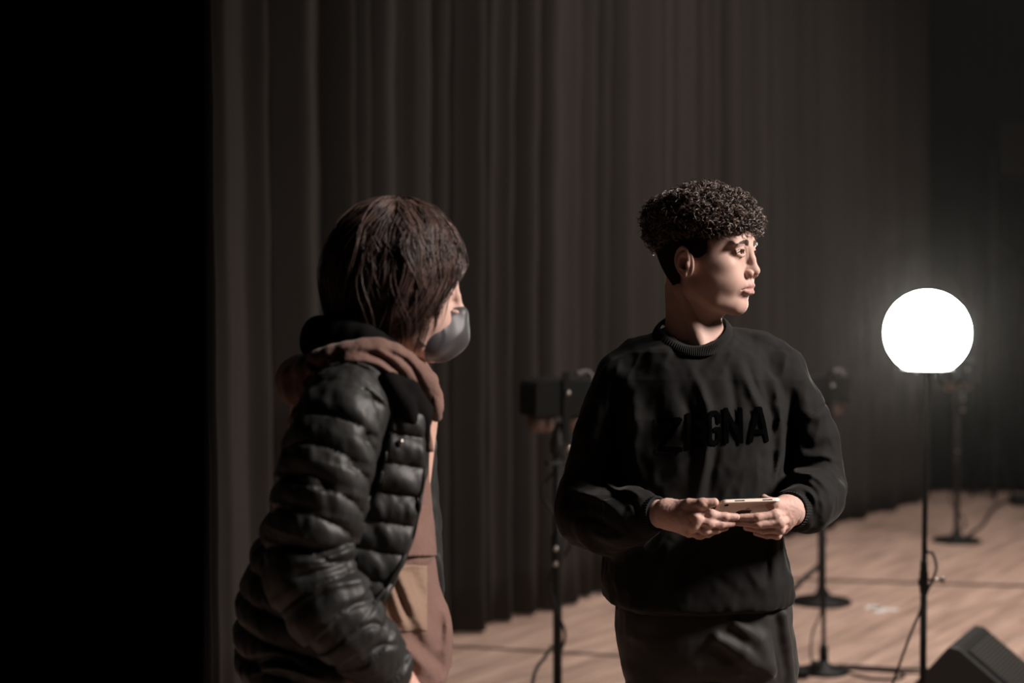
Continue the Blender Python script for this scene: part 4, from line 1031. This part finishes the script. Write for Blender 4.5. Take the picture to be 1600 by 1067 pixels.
# the sleeve
slv = [g(556, 612, -0.12), g(538, 650, -0.185), g(515, 730, -0.215), g(492, 820, -0.225), g(482, 880, -0.225), g(502, 930, -0.235), g(540, 975, -0.235), g(576, 1015, -0.215), g(598, 1042, -0.195)]
def qslv(S, X, Y, Z):
    q = np.abs(np.sin(np.pi * (S + 0.012 - (0.14 * (X - XP(500, D2)) + 0.45 * (Y - D2 + 0.2)) * np.clip((0.36 - S) / 0.1, 0, 1)) / PQ)) ** 0.45
    return 0.0125 * q - 0.008 - 0.003 * np.clip((S - 0.33) / 0.1, 0, 1)
F.path(curve(slv, 22), [0.052, 0.070, 0.074, 0.070, 0.066, 0.066, 0.066, 0.058, 0.050, 0.043], 0.004, mod=qslv)
F.displace(fdisp([([(608, 640), (600, 690), (588, 740), (574, 800)], 0.006, -0.016), ([(628, 600), (620, 640), (622, 680)], 0.004, -0.006),
                  ([(440, 850), (500, 862), (556, 846)], 0.006, -0.009), ([(450, 905), (510, 890), (562, 872)], 0.006, -0.009), ([(470, 935), (520, 915), (575, 905)], 0.006, 0.008), ([(455, 880), (510, 874), (560, 858)], 0.006, 0.006),
                  ([(500, 975), (540, 950), (590, 935)], 0.006, -0.007), ([(540, 1000), (580, 975), (606, 985)], 0.005, -0.006), ([(560, 1035), (590, 1010), (622, 1008)], 0.005, -0.006),
                  ([(380, 1040), (430, 1030), (480, 1050)], 0.007, -0.012), ([(390, 1052), (440, 1044), (500, 1062)], 0.005, 0.008)], D2), 0.03)
F.displace(lambda x, y, z: 0.0022 * noise3(x * 55 + z * 20, y * 55, z * 20) + 0.0028 * noise3(x * 22, y * 22, z * 26 + x * 15) + 0.0012 * noise3(x * 110, y * 110, z * 45), 0.02)
V, Fc = F.mesh(); jacket = mesh_obj('quilted_jacket', V, Fc, M['nylon'], guest); JV, JF = V, Fc
rib_tube('cuff', [g(594, 1036, -0.200), g(604, 1050, -0.188), g(612, 1062, -0.178)], [0.042, 0.038, 0.034], 50, 0.0006, M['nylon'], jacket, 240, 10)
# turned-back collar
F = Field([XP(560, D2), D2 - 0.24, ZP(720, D2)], [XP(700, D2), D2 - 0.04, ZP(575, D2)], 0.002)
F.path([g(606, 590, -0.168), g(640, 610, -0.150), g(668, 640, -0.115)], [0.012, 0.015, 0.010], 0.01)
F.path([g(612, 600, -0.176), g(632, 630, -0.168), g(648, 668, -0.150)], [0.010, 0.016, 0.008], 0.012)
F.path([g(640, 610, -0.152), g(660, 650, -0.132), g(666, 690, -0.112)], [0.012, 0.014, 0.006], 0.012)
V, Fc = F.mesh(); mesh_obj('jacket_collar', V, Fc, M['velour'], jacket)
jb = BVHTree.FromPolygons([tuple(v) for v in JV.tolist()], [tuple(f) for f in JF.tolist()])
def on_jacket(px, py, off=0.002):
    d = Vector(P(px, py, 1.0)) - Vector((0, 0, CAMZ)); d.normalize(); h = jb.ray_cast(Vector((0, 0, CAMZ)), d)
    return np.array(h[0] - d * off) if h[0] else g(px, py, -0.13)
JB_EDGE = [(667, 670), (666, 702), (664, 735), (659, 770), (654, 797), (645, 840), (632, 870), (614, 900), (598, 925), (584, 943)]
zpts = [on_jacket(*q) for q in JB_EDGE]
mb = MB().tube(curve(zpts, 60), 0.0028, 8)
mb.build('zip', M['black'], jacket, smooth=True)
mb = MB().lathe([(0.001, -0.006), (0.004, -0.004), (0.0045, 0.003), (0.001, 0.006)], on_jacket(626, 691), 12); mb.build('zip_pull', M['chrome'], jacket, smooth=True)
# trousers and shoes of the second person (below the frame)
F = Field([XP(400, D2), D2 - 0.2, 0.09], [XP(700, D2), D2 + 0.22, ZP(1030, D2)], 0.005)
F.path([g(540, 1050, 0), g(545, 1130, 0)], [0.13, 0.13], 0)
F.path([g(540, 1120, -0.08), g(550, 1400, -0.08), g(545, 1830, -0.07)], [0.10, 0.08, 0.07], 0.03)
F.path([g(550, 1120, 0.09), g(575, 1400, 0.09), g(568, 1830, 0.10)], [0.10, 0.08, 0.07], 0.03)
F.displace(lambda x, y, z: 0.004 * noise3(x * 18, y * 18, z * 12), 0.02)
V, Fc = F.mesh(); mesh_obj('trousers', V, Fc, M['trouser'], guest)
shoe(XP(545, D2), D2 - 0.07, math.pi / 2 - 0.1, guest); shoe(XP(568, D2), D2 + 0.10, math.pi / 2 + 0.1, guest)

# ------------------------------------------------------------------ stage equipment
def up_tube(mb, x, y, z0, z1, r, n=14): return mb.lathe([(r, z0), (r, z1)], (x, y, 0), n)
def grow(prof, c, m_, name, parent, n=48): return MB().lathe(prof, c, n).build(name, m_, parent, True)

# globe lamp on its stand
gx, gy = XP(1449, 5.0), 5.0; gs = FPX / 5.0
lamp = empty('globe_lamp', (gx, gy, 0)); tag(lamp, 'glowing white globe lamp on a slim black stand', 'lamp')
rg = 66.3 / gs; cz = CAMZ - (520 - HOR) / gs; zf = CAMZ - (577 - HOR) / gs
prof = []
th0 = math.asin((zf - cz) / rg)
for i in range(49):
    a = th0 + (math.pi / 2 - th0) * i / 48; prof.append((max(rg * math.cos(a), 0.0005), cz + rg * math.sin(a)))
r0 = prof[0][0]; prof = [(r0 - 0.010, zf - 0.0015), (r0 - 0.004, zf - 0.001)] + [(r0 + 0.000, zf + 0.0015)] + prof[1:]
grow(prof, (gx, gy, 0), M['globe'], 'globe', lamp, 64)
grow([(0.03, zf - 0.004), (0.085, zf - 0.004), (0.085, zf - 0.0016), (0.03, zf - 0.0016)], (gx, gy, 0), M['black'], 'gallery_plate', lamp)
for sx_ in (-0.042, 0.034):
    MB().lathe([(0.0035, -0.012), (0.005, -0.010), (0.005, -0.004), (0.003, 0.0)], (gx + sx_, gy - 0.03, zf - 0.003), 12).build('screw', M['chrome'], lamp, True)
zc_ = CAMZ - (905 - HOR) / gs; bx = XP(1443.5, 5.0)
MB().tube([(bx, gy, zc_), ((bx + gx) / 2, gy, (zc_ + zf) / 2), (gx, gy, zf - 0.004)], 0.0085, 14).build('upper_pole', M['black'], lamp, True)
MB().tube([(bx - 0.006, gy, 0.02), (bx - 0.003, gy, zc_ / 2), (bx, gy, zc_ + 0.03)], 0.0105, 14).build('lower_pole', M['black'], lamp, True)
mb = MB().lathe([(0.010, -0.045), (0.0135, -0.04), (0.0135, 0.02), (0.0115, 0.03), (0.0110, 0.055), (0.009, 0.06)], (bx, gy, zc_), 20); mb.box((bx - 0.012, gy, zc_ - 0.01), (0.010, 0.014, 0.026), bev=0.003)
cl = mb.build('clamp', M['black'], lamp, True)
MB().tube([(bx + 0.012, gy - 0.005, zc_), (bx + 0.05, gy - 0.02, zc_ + 0.003)], 0.004, 10).lathe([(0.003, -0.010), (0.008, -0.008), (0.008, 0.008), (0.003, 0.010)], (bx + 0.052, gy - 0.02, zc_ + 0.003), 14).build('clamp_knob', M['chrome'], lamp, True)
grow([(0.02, 0.0), (0.15, 0.0), (0.152, 0.012), (0.14, 0.02), (0.03, 0.032), (0.018, 0.06), (0.014, 0.062)], (bx - 0.006, gy, 0), M['black'], 'round_base', lamp)
def LP(px, py, d=4.97): return P(px, py, d)
MB().tube(curve([LP(1449, 590), LP(1448, 700), LP(1446, 800), LP(1447, 858), LP(1457, 864), LP(1463, 885), LP(1458, 905), LP(1448, 925), LP(1440, 950), LP(1425, 985), LP(1410, 1025), LP(1396, 1065), LP(1380, 1110, 4.97), LP(1365, 1160, 5.0), (XP(1350, 5.2), 5.2, 0.006), (XP(1330, 6.0), 6.0, 0.006)], 120), 0.0042, 8).build('power_cable', M['rubber'], lamp, True)

# heavy black lanterns on round-based poles
def lantern(x, y, ztop, w_, label, rot=0.0, tw=0.0):
    root = empty('stage_lantern', (x, y, 0)); tag(root, label, 'stage light', 'stage lanterns on round-based poles')
    R = rotz(rot); k = w_ / 0.24
    def W(p): return np.array([x, y, 0]) + R @ np.array(p)
    h = 0.135 * k; zc = ztop - h / 2
    V = []; prof = [(-0.5, -0.5), (0.5, -0.5), (0.5, 0.30), (0.44, 0.47), (0.30, 0.5), (-0.30, 0.5), (-0.46, 0.42), (-0.5, 0.30)]
    n = len(prof); d2 = 0.11 * k
    hood_v = []
    for yy, sc in ((-d2, 0.93), (-d2 + 0.01, 1.0), (d2 - 0.01, 1.0), (d2, 0.93)):
        hood_v += [W((px * w_ * sc + 0.01 * 0, yy, zc + pz * h * sc)) for px, pz in prof]
    F = [(q * n + i, q * n + (i + 1) % n, (q + 1) * n + (i + 1) % n, (q + 1) * n + i) for q in range(3) for i in range(n)] + [tuple(range(n - 1, -1, -1)), tuple(range(3 * n, 4 * n))]
    MB().add(hood_v, F).build('housing', M['housing'], root)
    for s_ in (-1, 1):     # two lamp bowls under the hood
        c = W((s_ * w_ * 0.27, -0.01, zc - h / 2 - 0.025 * k))
        o = MB().lathe([(0.012 * k, -0.040 * k), (0.040 * k, -0.034 * k), (0.050 * k, -0.010 * k), (0.052 * k, 0.022 * k), (0.046 * k, 0.026 * k)], c, 28).build('lamp_bowl', M['brass'], root, True)
    mb = MB().box(W((0, -0.115 * k, zc - h * 0.25)), (0.028 * k, 0.012, 0.26 * k), R, 0.003); mb.build('front_strap', M['housing'], root)
    MB().lathe([(0.002, -0.007), (0.008 * k, -0.005), (0.009 * k, 0.003), (0.003, 0.007)], W((0.004, -0.126 * k, zc + 0.02)), 14, rotx(math.pi / 2)).build('strap_screw', M['chrome'], root, True)
    # yoke
    yk = curve([W((w_ * 0.36, 0.05, ztop + 0.012)), W((w_ * 0.55, 0.05, ztop + 0.02)), W((w_ * 0.62, 0.03, ztop - 0.02)), W((w_ * 0.60, 0.02, zc - 0.06 * k))], 16)
    MB().tube(yk, 0.009 * k, 8).build('yoke', M['yoke'], root, True)
    zj = zc - h / 2 - 0.10 * k
    mb = MB().lathe([(0.014, -0.05), (0.026, -0.045), (0.028, 0.0), (0.020, 0.02), (0.016, 0.07)], W((0, 0, zj)), 18); mb.box(W((-0.02, -0.02, zj - 0.075)), (0.06, 0.03, 0.022), R, 0.005)
    mb.build('pole_clamp', M['black'], root, True)
    for q, (a, b) in enumerate(((0.028, 0.012), (0.036, -0.022), (-0.034, -0.078), (0.03, -0.09))):
        MB().lathe([(0.003, -0.008), (0.011, -0.006), (0.011, 0.006), (0.003, 0.008)], W((a, -0.02, zj + b)), 12, rotx(math.pi / 2)).build('clamp_bolt', M['chrome'], root, True)
    MB().lathe([(0.0165, 0.02), (0.0165, zj)], W((0, 0, 0)), 18).build('pole', M['black'], root, True)
    MB().lathe([(0.021, -0.05), (0.023, -0.045), (0.023, 0.04), (0.018, 0.05)], W((0, 0, zj * 0.62)), 18).build('height_collar', M['black'], root, True)
    for b in (0.0, -0.055): MB().lathe([(0.003, -0.008), (0.009, -0.006), (0.009, 0.006), (0.003, 0.008)], W((-0.014, -0.024, zj * 0.62 + b)), 12, rotx(math.pi / 2)).build('collar_bolt', M['chrome'], root, True)
    grow([(0.02, 0.0), (0.148, 0.0), (0.152, 0.01), (0.14, 0.02), (0.04, 0.034), (0.024, 0.06), (0.018, 0.085)], W((0, 0, 0)), M['black'], 'round_base', root)
    cb = []
    for i in range(90):
        u = i / 89; zz = zj - 0.05 - u * (zj - 0.10); tw_ = 2 * math.pi * u * 2.6 + tw; r_ = 0.024 + 0.016 * math.sin(u * 11) ** 2 + 0.018 * math.sin(u * 5 + tw)
        cb.append(W((r_ * math.cos(tw_), r_ * math.sin(tw_) - 0.01, zz)))
    MB().tube(cb, 0.0055, 7).build('wound_cable', M['rubber'], root, True)
    return root
lantern(XP(871, 5.8), 5.8, ZP(591, 5.8), 0.235, 'tall stage lantern between the two people, its pole partly behind the black sleeve', 0.25, 0.5)
lantern(XP(1283, 8.05), 8.05, ZP(586, 8.05), 0.235, 'stage lantern hidden behind the shoulder of the person holding the tablet', 0.25, 1.5)
lantern(XP(1495, 10.1), 10.1, ZP(566, 10.1), 0.215, 'farthest stage lantern, on the boards just behind the globe lamp', 0.3, 3.4)

# low microphone stand
mx_, my_ = XP(1287, 6.55), 6.55
ms = empty('microphone_stand', (mx_, my_, 0)); tag(ms, 'thin short microphone stand with a small round base near the trouser leg', 'microphone stand')
grow([(0.02, 0), (0.098, 0), (0.102, 0.008), (0.095, 0.014), (0.03, 0.022), (0.018, 0.05), (0.012, 0.052)], (mx_, my_, 0), M['black'], 'round_base', ms)
MB().lathe([(0.0085, 0.03), (0.0085, 0.66)], (mx_, my_, 0), 14).build('pole', M['black'], ms, True)
MB().lathe([(0.009, 0.05), (0.018, 0.052), (0.018, 0.10), (0.011, 0.115)], (mx_, my_, 0), 16).build('pole_socket', M['black'], ms, True)
MB().tube(curve([(mx_ - 0.01, my_ - 0.02, 0.60), (mx_ - 0.012, my_ - 0.02, 0.4), (mx_ - 0.014, my_ - 0.02, 0.26), (mx_ - 0.05, my_ - 0.03, 0.17), (mx_ - 0.06, my_ - 0.04, 0.08), (mx_ - 0.045, my_ - 0.06, 0.03)], 40), 0.004, 7).build('signal_cable', M['rubber'], ms, True)
MB().box((mx_ - 0.045, my_ - 0.06, 0.035), (0.035, 0.035, 0.05), bev=0.006).build('connector', M['rubber'], ms)
MB().box((mx_ - 0.115, my_ - 0.10, 0.02), (0.06, 0.05, 0.036), bev=0.006).build('cable_plug', M['rubber'], ms)

# stage monitor (wedge)
ux = np.array([0.88, -0.475, 0]); vy = np.array([0.475, 0.88, 0]); O = np.array([XP(1484, 5.35), 5.35, 0.0]); Lw = 0.40; ht = 0.362
RW = np.stack([ux, vy, [0, 0, 1]], 1)
def WP(a, b, c): return O + ux * a + vy * b + np.array([0, 0, c])
wedge = empty('stage_monitor', tuple(WP(0.1, 0.2, 0))); tag(wedge, 'black wedge floor monitor with a ribbed grille at the lower right', 'speaker')
prof = [(-0.24, 0.0), (0.40, 0.0), (0.44, 0.045), (0.03, ht), (0.0, ht + 0.004), (-0.012, ht - 0.008), (-0.27, 0.05)]
def ext(prof, b0, b1, bev=0.008):
    n = len(prof); cx = sum(p[0] for p in prof) / n; cz = sum(p[1] for p in prof) / n; V = []
    for b, sc in ((b0, 1 - bev * 4), (b0 + bev, 1), (b1 - bev, 1), (b1, 1 - bev * 4)): V += [WP(cx + (p[0] - cx) * sc, b, cz + (p[1] - cz) * sc) for p in prof]
    F = [(q * n + i, q * n + (i + 1) % n, (q + 1) * n + (i + 1) % n, (q + 1) * n + i) for q in range(3) for i in range(n)] + [tuple(range(n - 1, -1, -1)), tuple(range(3 * n, 4 * n))]
    return V, F
V, F = ext(prof, 0, Lw); MB().add(V, F).build('cabinet', M['cab'], wedge)
sl = np.array([0.41, -(ht - 0.045)]); Ls = np.hypot(*sl); sl /= Ls; nn = np.array([-sl[1], sl[0]])
mb = MB(); mb2 = MB()
ang = math.atan2(sl[1], sl[0]); RS = RW @ roty(-ang)
c0 = np.array([0.03, ht]) + sl * (Ls / 2)
mb2.box(WP(c0[0] + nn[0] * 0.002, Lw / 2, c0[1] + nn[1] * 0.002), (Ls - 0.05, Lw - 0.05, 0.006), RS, 0.002)
nr = 38
for i in range(nr):
    q = np.array([0.03, ht]) + sl * (0.035 + (Ls - 0.07) * i / (nr - 1)) + nn * 0.006
    mb.box(WP(q[0], Lw / 2, q[1]), (0.0055, Lw - 0.075, 0.005), RS)
gr = mb2.build('grille', M['black'], wedge); mb.build('grille_ribs', M['ribs'], gr)

# tall stand against the backdrop
tx, ty = XP(1552, 12.3), 12.3
ts = empty('tall_stand', (tx, ty, 0)); tag(ts, 'tall thin lamp stand, barely visible against the black backdrop', 'stand')
zt = ZP(188, 12.1)
MB().lathe([(0.018, 0.02), (0.018, zt - 0.2)], (tx, ty, 0), 12).build('pole', M['black'], ts, True)
MB().box((tx + 0.16, ty, zt - 0.21), (0.30, 0.25, 0.42), bev=0.02).build('lamp_head', M['housing'], ts)
MB().tube([(tx, ty, ZP(372, 12.1)), (tx + 0.14, ty, ZP(398, 12.1))], 0.014, 8).build('brace', M['black'], ts, True)
for a in (0.3, 2.4, 4.5): MB().tube([(tx, ty, 0.5), (tx + 0.18 * math.cos(a), ty + 0.18 * math.sin(a), 0.012)], 0.011, 8).build('leg', M['black'], ts, True)
fb = MB().box((XP(1598, 12.0), 11.9, 0.035), (0.22, 0.2, 0.07), bev=0.012).build('cable_box', M['rubber'])
tag(fb, 'low black box on the boards at the right edge', 'box')

# cables on the boards
def floor_cable(name, pts, r, label):
    o = MB().tube(curve([(p[0], p[1], r + 0.001) for p in pts], 70), r, 7).build(name, M['rubber'], None, True); tag(o, label, 'cable'); return o
floor_cable('power_cable', [gp(1508, 842), gp(1536, 822), gp(1549, 800), gp(1570, 786), gp(1588, 784)], 0.010, 'dark cable snaking from the farthest lantern to the low box')
floor_cable('power_cable', [gp(1300, 1049), gp(1340, 1047), gp(1385, 1048), gp(1412, 1056), gp(1400, 1063), gp(1360, 1062), gp(1325, 1053)], 0.005, 'black cable looped on the boards beside the small round base')
floor_cable('power_cable', [gp(1310, 1042), gp(1350, 1044), gp(1400, 1047), gp(1450, 1048), gp(1475, 1050)], 0.0055, 'black cable running straight towards the wedge floor monitor')
o = MB().tube(curve([P(862, 1010, 5.78), P(852, 1026, 5.70), P(838, 1045, 5.60), P(832, 1070, 5.55), P(832, 1100, 5.5), (XP(840, 5.5), 5.5, 0.007), (XP(900, 5.6), 5.6, 0.007)], 60), 0.0065, 8).build('hanging_cable', M['rubber'], None, True)
tag(o, 'black cable dropping from the tall lantern between the people', 'cable')
# slanting brace of the middle lantern
o = MB().tube([P(1279, 884, 8.0), P(1254, 906, 7.95), P(1225, 936, 7.9)], 0.013, 10).build('slanting_rod', M['black'], None, True); tag(o, 'short black rod leaning from the pole behind the black sweatshirt', 'rod')

# tape marks
def tape(pts, label):
    mb = MB()
    for (a, b, wd) in pts:
        A = np.array(gp(*a)); Bq = np.array(gp(*b)); t = Bq - A; c = (A + Bq) / 2
        mb.box((c[0], c[1], 0.0012), (np.hypot(*t), wd, 0.0012), rotz(math.atan2(t[1], t[0])))
    o = mb.build('tape_mark', M['tape']); tag(o, label, 'tape mark')
tape([((1352, 950), (1403, 953), 0.05), ((1360, 946), (1378, 957), 0.05)], 'scrap of white tape on the boards left of the globe lamp')
tape([((900, 932), (936, 925), 0.05)], 'pale tape scrap on the boards beside the curtain hem')

# thin haze volume, added to imitate the lens bloom round the globe
hz = MB().box((2.6, 8.9, 3.2), (9.6, 9.6, 6.1)).build('haze', None)
hz['kind'] = 'stuff'; tag(hz, 'thin haze added over the stage to give the glowing lamp its halo', 'haze', kind='stuff')
hm = bpy.data.materials.new('haze'); hm.use_nodes = True; nt = hm.node_tree; nt.nodes.clear()
out_ = nt.nodes.new('ShaderNodeOutputMaterial'); vs = nt.nodes.new('ShaderNodeVolumeScatter'); vs.inputs['Density'].default_value = 0.006; vs.inputs['Anisotropy'].default_value = 0.76; vs.inputs['Color'].default_value = (1, 0.97, 0.93, 1)
nt.links.new(vs.outputs[0], out_.inputs['Volume']); hz.data.materials.clear(); hz.data.materials.append(hm)
